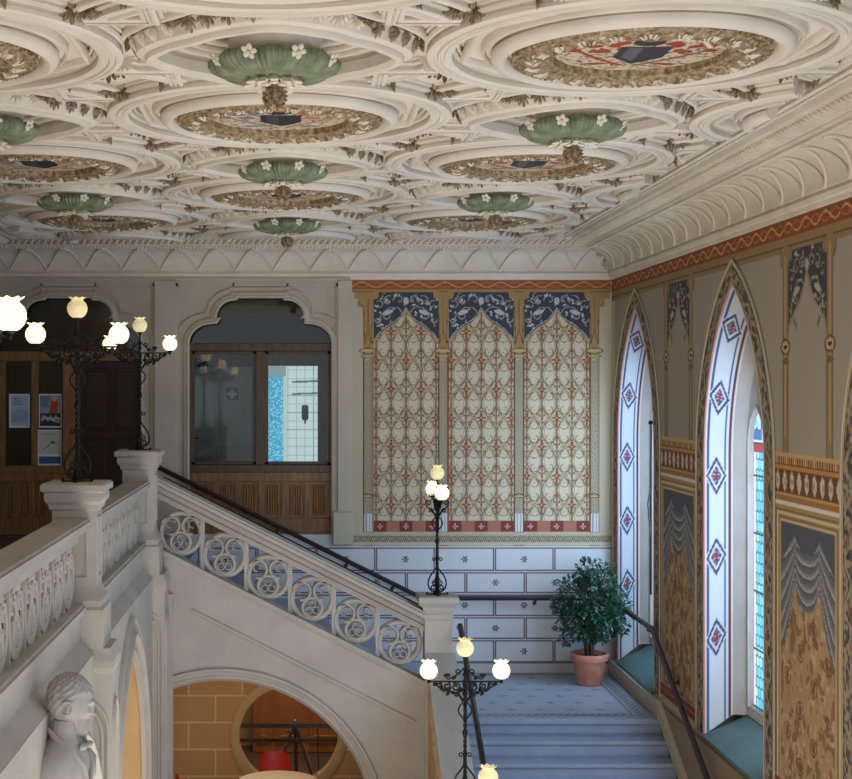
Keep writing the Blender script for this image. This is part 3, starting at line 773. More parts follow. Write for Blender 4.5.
def band_col(Sg, Tg, L):
    C = np.empty(Sg.shape+(3,)); C[:] = (108,98,84)
    rng = np.random.RandomState(4); g = rng.rand(8, 400)
    i = (Tg*7.99).astype(int); j = (Sg/.035).astype(int) % 400; n = g[i, j]
    m = (Tg > .2) & (Tg < .80)
    C[m] = (84,78,70); C[m & (n > .62)] = (150,138,114); C[m & (n < .22)] = (56,52,50); C[m & (n > .48) & (n < .58)] = (134,94,66)
    w = np.abs(Tg-.5-.2*np.sin(Sg*2*PI/.35)) < .05; C[w & m] = (160,148,122)
    C[Tg >= .80] = (172,150,104); C[(Tg > .80) & (Tg < .84)] = (80,62,42); C[Tg > .965] = (110,82,52); C[(Tg > .87) & (Tg < .93)] = (190,170,126)
    C[Tg <= .2] = (150,70,54); C[Tg <= .08] = (206,196,184); C[(Tg > .15) & (Tg < .2)] = (190,170,130)
    return C
def jamb_col(Sg, Tg, L):
    C = np.empty(Sg.shape+(3,)); C[:] = (196,202,206)
    W = .34
    C[(Tg < .05)] = (196,120,110); C[(Tg > .10) & (Tg < .175)] = (70,78,120)
    C[(Tg > .69) & (Tg < .765)] = (70,78,120)
    C[(Tg > .83) & (Tg < .93)] = (96,36,36); C[Tg >= .93] = (200,190,184)
    hl = L/2; s = np.minimum(Sg, L-Sg)
    tc = .432; hwT = .335
    for k in range(6):
        sc = .92+.835*k
        if sc > hl-.2: break
        dm = np.abs(s-sc)/.19+np.abs(Tg-tc)/hwT
        C[dm < 1.18] = (196,202,206); C[dm < 1.05] = (62,66,100); C[dm < .78] = (196,202,206); C[dm < .55] = (62,62,92)
        C[(dm < .42)] = (170,160,170); C[(dm < .42) & ((np.abs(s-sc) < .012) | (np.abs(Tg-tc) < .03))] = (150,50,56)
        x_ = (np.abs(np.abs(s-sc)-.03) < .012) & (np.abs(np.abs(Tg-tc)-.05) < .03); C[x_] = (62,62,92)
    return C
for wi, c in enumerate(wcs):
    win = struct(empty('window_%d' % (wi+1), (0, 0, 0)))
    ip = resample(arch_pts(.92, 6.36, ZS, 1.93, 30, c), .012)
    # outer curve matched point by point
    def off(hw, apex, z0):
        pth = arch_pts(hw, apex, ZS, z0, 30, c); return pth
    A, B = arch_pts(.92, 6.36, ZS, 1.93, 30, c), arch_pts(1.20, 6.60, ZS, 1.93, 30, c)
    Jn = arch_pts(.77, 6.16, ZS, 2.17, 30, c)
    def match(P0, P1, ds):
        a, b = [P0[0]], [P1[0]]
        for i in range(len(P0)-1):
            L = math.hypot(P0[i+1][0]-P0[i][0], P0[i+1][1]-P0[i][1]); n = max(1, int(round(L/ds)))
            for k in range(1, n+1):
                a.append((P0[i][0]+(P0[i+1][0]-P0[i][0])*k/n, P0[i][1]+(P0[i+1][1]-P0[i][1])*k/n)); b.append((P1[i][0]+(P1[i+1][0]-P1[i][0])*k/n, P1[i][1]+(P1[i+1][1]-P1[i][1])*k/n))
        return a, b
    a, b = match(A, B, .02); strip(None, 'painted_archivolt', a, b, XR-.012, XR-.012, 30, band_col, 'paint', win)
    e = MB(); e.sweep([(XR-.006, y, z) for y, z in B], [(-.01,0),(.01,0),(.01,.012),(-.01,.012)], (-1,0,0)); e.build('archivolt_edge', M['stone2'], win)
    a, b = match(A, Jn, .012); strip(None, 'painted_jamb', a, b, XR-.012, XR+.235, 36, jamb_col, 'jamb', win)
    sl_ = MB(); sl_.add([(XR-.03, c-.92, 1.93), (XR-.03, c+.92, 1.93), (XR+.40, c+.62, 2.23), (XR+.40, c-.62, 2.23), (XR-.03, c-.92, 1.90), (XR-.03, c+.92, 1.90), (XR+.40, c+.62, 1.9), (XR+.40, c-.62, 1.9)],
        [(0,1,2,3),(4,7,6,5),(0,4,5,1),(1,5,6,2),(2,6,7,3),(3,7,4,0)]); sl_.build('sill', M['sill'], win, False)
    # stone reveal + tracery plate with two lights and an eye
    I2 = arch_pts(.62, 5.98, ZS, 2.2, 30, c)
    st = MB(); n = len(Jn); st.add([(XR+.235, y, z) for y, z in Jn]+[(XR+.36, y, z) for y, z in I2], [(i, i+1, n+i+1, n+i) for i in range(n-1)])
    def lancet(cy, hw, apex, zs): return arch_pts(hw, apex, zs, 2.3, 10, cy)
    outer = [(y, z) for y, z in arch_pts(.66, 6.02, ZS, 2.2, 20, c)]
    l1, l2 = lancet(c+.31, .245, 5.22, 4.85), lancet(c-.31, .245, 5.22, 4.85)
    mou = [[(c+s*(.12+.12*math.cos(t)+.06*math.cos(2*t)), 5.40+.0+.20*math.sin(t)+.05*s*0) for t in np.linspace(0, 2*PI, 16, endpoint=False)] for s in (1, -1)]
    eye = [(c+.10*math.cos(t), 5.76+.11*math.sin(t)) for t in np.linspace(0, 2*PI, 14, endpoint=False)]
    st.plate([outer, l1, l2, eye]+[[(c+s*.16+.085*math.cos(t), 5.44+.13*math.sin(t)) for t in np.linspace(0, 2*PI, 14, endpoint=False)] for s in (1, -1)], lambda a_, b_, t: (t, a_, b_), XR+.33, XR+.40)
    for lp in (l1, l2): st.sweep([(XR+.33, y, z) for y, z in lp], [(-.012,-.0),(.02,0),(.014,.02),(-.008,.02)], (-1,0,0))
    st.build('stone_tracery', M['stone'], win, True, 35)
    # leaded glass, lit by the day outside
    g = Paint(c-.64, c+.64, 2.25, 6.0, .007, .007, (96,206,232))
    U2, V2 = g.U-c, g.V
    sx = .085; row = np.floor(V2/.10); uu = ((U2/sx+.5*(row % 2)) % 1-.5)
    fy = (V2/.10) % 1
    g.C[:] = (110,208,232)
    rn = np.random.RandomState(wi).rand(80, 80); cell = rn[(row.astype(int)) % 80, (np.floor(U2/sx+.5*(row % 2)).astype(int)) % 80]
    g.C[cell > .6] = (84,190,224); g.C[cell < .2] = (150,226,240)
    hexm = (np.abs(np.abs(uu)-.5) < .06) & (fy > .25); dg = np.abs(fy-.25*np.abs(uu)*2) < .09; g.C[hexm | dg] = (24,70,96)
    g.C[np.abs((U2 % .62)-.31) > .2] = (236,246,248)
    edge_ = np.abs(np.abs(U2)-.31); g.C[(edge_ > .215)] = (206,150,160); g.C[(edge_ > .19) & (edge_ < .215)] = (236,246,248)
    g.C[((V2-2.3) % .56) < .02] = (20,40,50)
    up = V2 > 4.88; g.C[up & (cell > .4)] = (190,226,240); g.C[up & (cell < .3)] = (60,110,170); g.C[(V2 > 4.78) & (V2 < 4.86)] = (150,34,44); g.C[(V2 > 4.86) & (V2 < 4.88)] = (20,30,40)
    g.build('leaded_glass', 'glass_lit', lambda U, V: (XR+.37+0*U, U, V), win)
# iron opening rod on the first window
m = MB(); m.tube([(XR+.195, wcs[0]+.05, 4.95), (XR+.195, wcs[0]+.05, 2.9)], .014, 6); m.tube([(XR+.195, wcs[0]+.05, 4.2),(XR+.15, wcs[0]-.0, 4.0),(XR+.195, wcs[0]+.05, 3.6)], .01, 5); m.ball((XR+.195, wcs[0]+.05, 4.98), .03)
tag(m.build('window_rod', M['iron']), 'black iron opening rod hanging down inside the arched window nearest the corner', 'rod')

# ---------------------------------------------------------------- floors
m = MB(); m.box(XL-.5, 1.0, -.15, XR+.4, YB+4.5, 0); struct(m.build('floor', M['floor'], None, False))
m = MB(); m.box(XL-.5, 3.0, 3.30, -1.72, YB, 3.5); m.box(-1.9, 16.2, 3.3, -1.88, YB, 3.5); struct(m.build('floor_gallery', M['floor'], None, False))
m = MB(); m.box(XL-.3, 2.0, 0, XL, YB, 7.5); struct(m.build('wall_left', M['sandp'], None, False))
# landing with patterned tiles
m = MB(); m.box(1.40, 16.0, 0, XR+.4, YB+.2, 1.69); landing = struct(m.build('floor_landing', M['step'], None, False))
T = Paint(1.70, XR, 15.97, YB, .012,   .014, (152,160,172))
U, V = T.U, T.V
rb = np.minimum(np.minimum(XR-.12-U, V-16.07), YB-.02-V)
T.C[(rb < .22)] = (150,152,156)
ck = ((np.floor(U/.045)+np.floor(V/.06)) % 2) == 0
T.C[(rb > .03) & (rb < .13) & ck] = (70,72,80)
T.C[(rb > .15) & (rb < .175)] = (84,86,94)
for yy in np.arange(16.45, 18.5, .36):
    k = int(round((yy-16.45)/.36))
    for xx in np.arange(1.75+.17*(k % 2), 3.72, .34):
        sl = T.win(xx-.1, xx+.1, yy-.1, yy+.1); a, b = np.abs(T.U[sl]-xx), np.abs(T.V[sl]-yy)
        th = np.arctan2(b, a); T.put(sl, np.hypot(a, b) < .045+.03*np.cos(8*th), (104,108,118))
for d_ in (.0,): T.C[((U % .17) < .008) & (rb > .22)] = (146,150,158)
T.build('floor_tiles', 'tiles', lambda U, V: (U, V, 1.70+0*U), landing)
m = MB(); m.cbox(1.69, 15.95, 1.64, XR, 16.10, 1.704, .012); m.build('nosing', M['step'], landing, False)

# ================================================================= STONE STAIRS AND BALUSTRADES
# main flight descending towards the hall
m = MB(); n = 10; pts = [(16.0, 1.69)]
for i in range(n):
    y = 16.0-.33*i; z = 1.7-.165*(i+1)
    pts += [(y, z), (y-.33, z)]
pts += [(16.0-.33*n, 0), (16.0, 0)]
t = empty('stone_staircase', (2.87, 14.3, 0)); tag(t, 'grey stone flight of broad steps coming down from the tiled landing beside the windows', 'stairs')
for i in range(n):
    y = 16.0-.33*i; z = 1.7-.165*(i+1); b = MB()
    b.box(1.735, y-.33, 0 if i == n-1 else max(0, z-.2), XR-.01, y, z-.045); b.cbox(1.735, y-.36, z-.048, XR-.01, y, z, .012)
    o = b.build('step', M['step'], t, False); o.location = (-2.87, -14.3, 0)
# sloping skirting against the window wall
m = MB(); m.plate([[(YB-.01, 1.705), (YB-.01, 1.88), (16.05, 1.88), (12.5, .10), (12.5, 0), (12.6, 0), (15.98, 1.69)]], lambda a, b, t: (t, a, b), XR-.04, XR+.004)
for d_, o_ in ((.0, .055), (.13, .05)): m.plate([[(YB-.01, 1.86-d_), (YB-.01, 1.89-d_), (16.05, 1.89-d_), (12.5, .11-d_), (12.5, .08-d_), (16.05, 1.86-d_)]], lambda a, b, t: (t, a, b), XR-o_, XR+.003)
struct(m.build('baseboard_right', M['stone2'], None, False))

# upper part of the back flight, rising to the gallery
m = MB(); pts = [(1.70, 1.70)]
for i in range(11):
    x = 1.70-.336*i; z = 1.70+.1636*(i+1)
    pts += [(x, z), (x-.336, z)]
xe = 1.70-.336*11
pts += [(xe, 3.10), (1.55, 1.45)]
m.plate([pts], fxz, 16.33, YB-.13)
tag(m.build('upper_staircase', M['step'], None, False), 'stone flight behind the pierced sloping balustrade, climbing along the back wall', 'stairs')

# tracery unit: a ring with scrolling loops inside
def ring_unit(mb, c, ux, uz, r, flip, depth, un):
    c, ux, uz, un = Vector(c), Vector(ux), Vector(uz), Vector(un)
    P = lambda a, b, o=0: c+ux*a+uz*b+un*o
    fl = 1 if flip else -1
    def rng(cx, cz, rr, w, n=28, a0=0, a1=2*PI):
        closed = abs(a1-a0-2*PI) < 1e-3
        pts = [P(cx+rr*math.cos(a0+(a1-a0)*i/n), cz+rr*math.sin(a0+(a1-a0)*i/n)) for i in range(n if closed else n+1)]
        prof = [(-w,-depth),(w,-depth),(w,depth*.45),(w*.35,depth),(-w*.35,depth),(-w,depth*.45)]
        mb.sweep(pts, prof, un, closed)
    rng(0, 0, r-.022, .031, 36)
    # lower loop holding a trefoil, two upper loops; S-shaped links
    rng(fl*.01*r, -.40*r, .44*r, .024, 24)
    rng(-.47*r*1, .34*r, .40*r, .021, 18, -PI*.55+0, PI*1.0)
    rng(.47*r, .34*r, .40*r, .021, 18, 0, PI*1.55)
    for a in (PI/2, PI/2+2*PI/3, PI/2-2*PI/3):
        q = .17*r; rng(fl*.01*r+q*math.cos(a)*1.1, -.42*r+q*math.sin(a)*1.1, .15*r, .009, 10)
    for s in (-1, 1):
        rng(s*.52*r, .40*r, .17*r, .009, 10, PI*.2, PI*1.6)
        mb.ell(P(s*.30*r, .52*r), (.018,.018,.018), 6, 4)
PROF_RAIL = [(.0,-.15),(.045,-.17),(.075,-.15),(.085,.15),(.08,.17),(.045,.18)]

# ---- sloping balustrade of the upper flight (in the plane y = 16)
L_ = lambda x: 3.767-.5*(x+1.342)
bal = empty('sloping_balustrade', (0, 16.1, 0)); tag(bal, 'white stone balustrade sloping down over the wide arch, pierced by six tracery circles', 'balustrade')
def put(o, t): o.location = o.location-t.location; return o
xa, xb = -1.60, 1.40
f = MB(); ctr = (-.87, .43); R_ = 1.71
a0 = math.atan2(0, 1); aL = math.acos((-1.52-ctr[0])/R_)
arcp = [(ctr[0]+R_*math.cos(a0+(aL-a0)*i/40), ctr[1]+R_*math.sin(a0+(aL-a0)*i/40)) for i in range(41)]
poly = [(-1.52, L_(-1.52)-.285), (1.40, L_(1.40)-.285), (1.40, 0), (ctr[0]+R_, 0)]+arcp
f.plate([poly], fxz, 16.0, 16.28)
put(f.build('stringer_wall', M['stone'], bal, False), bal)
am = MB(); pr = [(-.015,-.02),(-.015,.005),(.02,.045),(.045,.04),(.05,.025),(.085,.035),(.10,.05),(.125,.05),(.135,-.02)]
ap = [(ctr[0]+R_, 0)]+arcp
am.sweep([(x, 16.0, z) for x, z in ap], [(-a, b) for a, b in pr], (0,-1,0)) if False else am.sweep([(x, 16.0, z) for x, z in ap], pr, (0,1,0)) if False else None
def swp(mb, path, prof, nrm, c):   # choose sweep side so that prof goes away from centre c
    P0, P1 = Vector(path[len(path)//2]), Vector(path[len(path)//2+1]); n = Vector(nrm).cross((P1-P0).normalized())
    sg = 1 if n.dot(P0-Vector(c)) > 0 else -1
    mb.sweep(path, [(sg*a, b) for a, b in prof], nrm)
swp(am, [(x, 16.0, z) for x, z in ap], pr, (0,-1,0), (ctr[0], 16, ctr[1]-1))
put(am.build('arch_moulding', M['stone'], bal), bal)
rl = MB()
def slope_box(mb, z0, z1, y0, y1, a=xa, b=xb):
    mb.add([(a,y0,L_(a)+z0),(b,y0,L_(b)+z0),(b,y1,L_(b)+z0),(a,y1,L_(a)+z0),(a,y0,L_(a)+z1),(b,y0,L_(b)+z1),(b,y1,L_(b)+z1),(a,y1,L_(a)+z1)],
       [(0,3,2,1),(4,5,6,7),(0,1,5,4),(1,2,6,5),(2,3,7,6),(3,0,4,7)])
for z0_, z1_, o_ in ((.27,.315,.05),(.315,.33,.015),(.33,.352,.045),(.352,.40,.02),(.40,.412,-.02),(.412,.425,.0),(.425,.472,-.06),(.472,.482,-.035),(.482,.505,-.05)): slope_box(rl, z0_, z1_, 16.0+o_, 16.25-o_)
put(rl.build('top_rail', M['stone'], bal, False), bal)
bs = MB(); slope_box(bs, -.315, -.275, 15.97, 16.25); slope_box(bs, -.345, -.315, 15.985, 16.1); slope_box(bs, -.80, -.77, 15.975, 16.1, -1.2, 1.3)
put(bs.build('base_rail', M['stone'], bal, False), bal)
sp = bal
for k in range(6):
    x = -1.342+.4925*k; z = L_(x); u = MB(); ring_unit(u, (x, 16.125, z), (1,0,0), (0,0,1), .25, k % 2, .045, (0,-1,0))
    put(u.build('tracery_ring', M['stone'], bal), bal)
    u = MB(); xx = x+.246; 
    if k < 5:
        u.box(xx-.024, 16.09, L_(xx)-.28, xx+.024, 16.16, L_(xx)+.28); put(u.build('mullion', M['stone'], bal, False), bal)
sd = MB()
for (x_, dz) in ((-1.6, 0),):
    pass
hr = MB(); hr.tube([(xa+.05, 16.28, L_(xa+.05)+.515), (xb-.05, 16.28, L_(xb-.05)+.515)], .009, 6)  # thin dark rod along the back of the sloping balustrade top
put(hr.build('thin_dark_rod', M['rail'], bal), bal)

# ---- pedestals
def pedestal_prof(z0, z1, s, cap, bh=.30):
    return [(s+.065,s+.065,z0),(s+.065,s+.065,z0+bh),(s+.045,s+.045,z0+bh+.02),(s+.05,s+.05,z0+bh+.07),(s+.015,s+.015,z0+bh+.13),(s,s,z0+bh+.17),
            (s,s,z1-.22),(s+.02,s+.02,z1-.20),(s+.025,s+.025,z1-.17),(s+.05,s+.05,z1-.14),(s+.055,s+.055,z1-.11),(cap-.03,cap-.03,z1-.075),(cap,cap,z1-.06),(cap,cap,z1-.015),(cap-.02,cap-.02,z1)]
def pedestal(x, y, z0, z1, s, cap, label, niche=True, group=None, bh=.30):
    t = empty('lamp_pedestal', (x, y, z0)); tag(t, label, 'pedestal', group)
    m = MB(); m.stack(0, 0, [(a, b, z-z0) for a, b, z in pedestal_prof(z0, z1, s, cap, bh)][:7] ); m.build('shaft', M['stone'], t, False)
    m = MB(); m.stack(0, 0, [(a, b, z-z0) for a, b, z in pedestal_prof(z0, z1, s, cap, bh)][6:]); m.build('capital', M['stone'], t, False)
    if niche:
        m = MB(); h = z1-z0; r = [(-s*.6, -s-.0, .54), (-s*.6, -s, h-.28), (s*.6, -s, h-.28), (s*.6, -s, .54)]
        m.sweep(r, [(-.012,-.01),(.012,-.01),(.008,.012),(-.008,.012)], (0,-1,0), True)
        r = [(s, -s*.6, .54), (s, -s*.6, h-.28), (s, s*.6, h-.28), (s, s*.6, .54)]
        m.sweep(r, [(-.012,-.01),(.012,-.01),(.008,.012),(-.008,.012)], (1,0,0), True); m.build('panel_moulding', M['stone'], t)
    return t
XP = -1.76
pedestal(XP, 15.72, 3.38, 4.72, .17, .25, 'stone pedestal under the candelabrum where the level and the sloping balustrades meet')
pedestal(XP, 11.30, 3.38, 4.66, .17, .25, 'stone pedestal at the left between the two level stretches of balustrade, candelabrum on top')
pedestal(XP, 6.90, 3.38, 4.585, .17, .25, 'nearest pedestal of the gallery balustrade, standing at the left edge of the photo')
m = MB(); z1 = 3.06
t = empty('newel_pillar', (1.545, 16.1, 0)); tag(t, 'tall white square newel pillar at the foot of the sloping balustrade, a candelabrum on its cap', 'newel')
m.stack(0, 0, [(.15,.15,0),(.15,.15,2.82)]); m.build('shaft', M['stone'], t, False)
m = MB(); m.stack(0, 0, [(.15,.15,2.80),(.165,.165,2.83),(.165,.165,2.87),(.15,.15,2.885),(.17,.17,2.92),(.175,.175,2.95),(.21,.21,2.99),(.225,.225,3.01),(.225,.225,3.06),(.21,.21,3.075)]); m.build('capital', M['stone'], t, False)
# small engaged corbel left of the newel
m = MB(); m.plate([[(1.30, 1.55), (1.40, 1.55), (1.40, 2.25), (1.36, 2.30), (1.30, 2.20)]], fxz, 15.86, 16.02); m.build('corbel', M['stone'], t, False)

# ---- parapet of the main flight (left side)
par = empty('stair_parapet', (1.545, 14, 0)); tag(par, 'pale stone parapet running down from the newel on the left of the broad steps', 'parapet')
Zp = lambda y: 2.47-.5*(16-y)
m = MB(); m.plate([[(15.95, 0), (15.95, Zp(15.95)-.09), (12.3, Zp(12.3)-.09), (10.9, .52), (10.9, 0)]], lambda a, b, t: (t, a, b), 1.43, 1.70); put(m.build('parapet_wall', M['sandp'], par, False), par)
m = MB(); m.plate([[(15.95, Zp(15.95)-.10), (15.95, Zp(15.95)), (12.3, Zp(12.3)), (10.9, .62), (10.9, .52), (12.3, Zp(12.3)-.10)]], lambda a, b, t: (t, a, b), 1.40, 1.73); put(m.build('coping', M['stone'], par, False), par)
m = MB()
for k in range(7):
    y = 15.6-.45*k; ring_unit(m, (1.435, y, Zp(y)-.42), (0,1,0), (0,0,1), .2, k % 2, .02, (-1,0,0))
put(m.build('blind_tracery', M['sandp'], par), par)
for y, zt_, lb in ((13.0, 1.667, 'first pedestal down the parapet of the broad steps, below the newel'), (11.4, .93, 'second pedestal down the parapet of the broad steps')):
    pedestal(1.545, y, Zp(y)-.01, zt_, .13, .19, lb, False, None, .06)

# ---- level balustrades of the gallery (plane x = -1.70)
def gallery_balustrade(y0, y1, label):
    t = empty('gallery_balustrade', (-1.76, (y0+y1)/2, 3.44)); tag(t, label, 'balustrade')
    F = lambda a, b, tt: (tt, a, b)
    m = MB()
    for x0_, x1_, z0, z1 in ((-1.80,-1.72,4.20,4.27),(-1.83,-1.69,4.265,4.285),(-1.86,-1.66,4.285,4.33),(-1.90,-1.625,4.33,4.365),(-1.88,-1.645,4.365,4.385)):
        m.box(x0_, y0, z0, x1_, y1, z1)
    put(m.build('top_rail', M['stone'], t, False), t)
    m = MB()
    for x0_, x1_, z0, z1 in ((-1.86,-1.66,3.66,3.70),(-1.84,-1.68,3.70,3.725),(-1.90,-1.70,3.44,3.66)): m.box(x0_, y0, z0, x1_, y1, z1)
    m.add([(-1.70,y0,3.44),(-1.70,y1,3.44),(-1.60,y1,3.345),(-1.60,y0,3.345),(-1.9,y0,3.34),(-1.9,y1,3.34),(-1.9,y1,3.44),(-1.9,y0,3.44)], [(0,1,2,3),(4,5,6,7),(0,3,4,7),(1,6,5,2)])
    put(m.build('base_rail', M['stone'], t, False), t)
    n = int(round((y1-y0)/.49)); d = (y1-y0)/n
    for k in range(n):
        y = y0+d*(k+.5); u = MB(); ring_unit(u, (-1.76, y, 3.962), (0,1,0), (0,0,1), .235, k % 2, .011, (1,0,0))
        put(u.build('tracery_ring', M['stone'], t), t)
        if k:
            u = MB(); u.box(-1.775, y0+d*k-.016, 3.72, -1.745, y0+d*k+.016, 4.205); put(u.build('mullion', M['stone'], t, False), t)
    return t
gallery_balustrade(11.49, 15.53, 'level white tracery balustrade between the two left pedestals')
gallery_balustrade(7.10, 11.11, 'level white tracery balustrade in the left foreground, running out of the frame')

# ---- arcade under the gallery (plane x = -1.60)
arc_ = empty('stone_arcade', (-1.7, 11, 0)); tag(arc_, 'pale stone arcade wall below the gallery balustrade, with pointed arches and slender piers', 'arcade')
m = MB(); holes = []
def lanc(cy, hw, apex, zs, z0=0.02): return arch_pts(hw, apex, zs, z0, 14, cy)
AR = [(13.45, 1.22, 2.94, 1.38), (9.62, .90, 2.92, 1.7)]
holes = [lanc(*a) for a in AR]
m.plate([[(5.0, 0), (15.6, 0), (15.6, 3.34), (5.0, 3.34)]]+holes, lambda a, b, t: (t, a, b), -1.72, -1.60)
put(m.build('arcade_wall', M['stone'], arc_, False), arc_)
for cy, hw, ap_, zs in AR:
    m = MB()
    for dd, ww, oo in ((0, .035, .04), (.10, .03, .07), (.20, .022, .05)):
        pth = [(-1.60, y, z) for y, z in lanc(cy, hw+dd, ap_+dd*1.5, zs)]
        m.sweep(pth, [(-ww,-.02),(ww,-.02),(ww*.8,oo*.6),(0,oo),(-ww*.8,oo*.6)], (1,0,0))
    if cy < 10:
        pth = [(-1.60, y, z) for y, z in lanc(cy, hw+.15, ap_+.17, zs)]
        m.sweep(pth, [(-.10,-.02),(.10,-.02),(.10,.08),(.06,.14),(.02,.17),(-.03,.15),(-.09,.07)], (1,0,0))
    put(m.build('arch_moulding', M['stone'], arc_), arc_)
for cy, hw, ap_, zs in AR:      # sandstone lining of the two arches
    pth = lanc(cy, hw-.012, ap_-.015, zs); n = len(pth); m = MB()
    m.add([(-1.615, y, z) for y, z in pth]+[(-2.05, y, z) for y, z in pth], [(k, k+1, n+k+1, n+k) for k in range(n-1)])
    pth2 = lanc(cy, hw+.10, ap_+.12, zs); m.add([(-2.05, y, z) for y, z in pth]+[(-2.05, y, z) for y, z in pth2]+[(-1.73, y, z) for y, z in pth2], [(k, k+1, n+k+1, n+k) for k in range(n-1)]+[(n+k, n+k+1, 2*n+k+1, 2*n+k) for k in range(n-1)])
    o = put(m.build('arch_lining', M['sandp'], arc_), arc_); o['label'] = 'warm sandstone lining inside the arch'
for yf in (15.5, 11.1, 6.72):
    m = MB(); m.box(-1.9, yf, 0, -1.47, yf+.44, 3.06)
    m.stack(-1.685, yf+.22, [(.215,.22,3.04),(.220,.225,3.18),(.237,.24,3.23),(.237,.24,3.28),(.22,.225,3.34),(.21,.22,3.378)])
    put(m.build('pier', M['stone'], arc_, False), arc_)
    m = MB(); xc = -1.585
    for w_, dz in ((.095, 0), (.055, -.07)):
        pth = arch_pts(w_, 2.95+dz, 2.75+dz, .1, 8, 0)
        m.sweep([(xc+a, yf, z) for a, z in pth], [(-.013,-.01),(.013,-.01),(.009,.022),(-.009,.022)], (0,-1,0))
        pth = arch_pts(w_*1.6, 2.95+dz, 2.72+dz, .1, 8, 0)
        m.sweep([(-1.47, yf+.22+a, z) for a, z in pth], [(-.013,-.01),(.013,-.01),(.009,.022),(-.009,.022)], (1,0,0))
    put(m.build('niche_moulding', M['stone'], arc_), arc_)
# blind arch to the right of the first pier (flank of the stair)
m = MB(); m.box(-1.50, 15.94, 0, -1.42, 16.02, 3.1); put(m.build('shaft', M['stone'], arc_, False), arc_)

# ================================================================= CEILING MEDALLIONS AND PENDANTS
def medallion(x, y, scheme, label):
    t = empty('ceiling_medallion', (x, y, 7.235)); tag(t, label, 'medallion', None)
    R0 = .70
    def fn(k, th, r, z):
        if 2 <= k <= 8: z = z-.012*abs(math.sin(th*14+ k))-.010*math.sin(th*31+k*2); r = r+.008*math.sin(th*23+k)
        return r, z
    m = MB(); m.lathe([(.70,.06),(.70,.0),(.675,-.02),(.65,-.015),(.62,-.035),(.58,-.045),(.55,-.035),(.52,-.02),(.50,-.015),(.485,-.03),(.47,-.02),(.465,.01),(.46,.03),(.01,.03)], 112, (0,0,0), fn); m.build('frame', M['gilt'], t)
    m = MB()
    for k in range(104):
        a = 2*PI*k/104; m.ell((.690*math.cos(a), .690*math.sin(a), -.016), (.014,.014,.014), 5, 3)
    m.build('bead_ring', M['gilt'], t)
    m = MB()
    for k in range(22):
        a = 2*PI*k/22; o = Vector((math.cos(a), math.sin(a), 0)); s = Vector((-math.sin(a), math.cos(a), 0)); n = Vector((0,0,-1))
        fan(m, o*.545+n*.035, s, o, n, .10, 5); fan(m, o*.60+s*.07+n*.03, (o+s).normalized(), (s-o).normalized(), n, .07, 3)
    m.build('leaf_garland', M['cream'], t, False)
    P = Paint(-.47, .47, -.47, .47, .009, .009, (206,188,160)); rnd = random.Random(scheme*7+3)
    for k in range(700):
        a, b = rnd.uniform(-.46, .46), rnd.uniform(-.46, .46); P.ell(a, b, .0095, .0095, (104,82,64))
    if scheme % 2 == 0: main, dark, third = (158,58,40), (52,50,54), (120,90,60)
    else: main, dark, third = (112,116,126), (34,34,38), (170,110,84)
    for s in (-1, 1):
        for k in range(9): P.ell(s*(.10+.035*k), .10*math.sin(k*1.3)+.12, .05, .035, main if (s < 0 or scheme % 2 == 0) else third, k*.7)
        P.line([(s*.05, -.30), (s*.22, -.12), (s*.34, .02), (s*.40, .24)], .035, main if s < 0 else third)
        P.line([(s*.12, .30), (s*.28, .26), (s*.36, .10)], .03, (226,214,196))
    P.poly([(-.13, .15), (.15, .15), (.15, -.10), (.01, -.27), (-.13, -.10)], dark); P.poly([(-.09, .12), (.0, .12), (.0, -.2), (-.09, -.07)], (92,92,98) if scheme % 2 == 0 else (60,60,64))
    P.ell(0, .24, .09, .08, dark); P.line([(-.14,.33),(0,.26),(.14,.33)], .03, (150,120,80)); P.ell(-.2, -.28, .08, .03, main, .3); P.ell(.2, -.28, .08, .03, main, -.3)
    keep = P.U**2+P.V**2 < .468**2
    P.build('painted_arms', 'picture', lambda U, V: (U, -V, .018-.0*U+ .0*V - .012*(1-(U**2+V**2)/.22)), t, keep)
    return t
WH = {(1,-1): 'largest round ceiling medallion at the upper right, gilt frame, red and black painted arms',
      (0,0): 'round gilt medallion with grey and black arms, right behind the largest green pendant',
      (1,1): 'round gilt medallion in the right column, behind the right-hand green pendant',
      (0,2): 'far round medallion of the middle column, behind the second green pendant',
      (1,3): 'farthest medallion of the right column, close to the back cornice',
      (-1,-1): 'gilt medallion cut by the left edge near the top of the ceiling',
      (-1,1): 'gilt medallion of the left column, second from the front',
      (-1,3): 'farthest medallion of the left column, overlapped by a green pendant near the back cornice'}
sch = {(1,-1):0,(0,0):1,(1,1):2,(0,2):4,(1,3):6,(-1,-1):8,(-1,1):3,(-1,3):10}
for x, y, i, j in med:
    if (i, j) in WH: medallion(x, y, sch[(i, j)], WH[(i, j)])
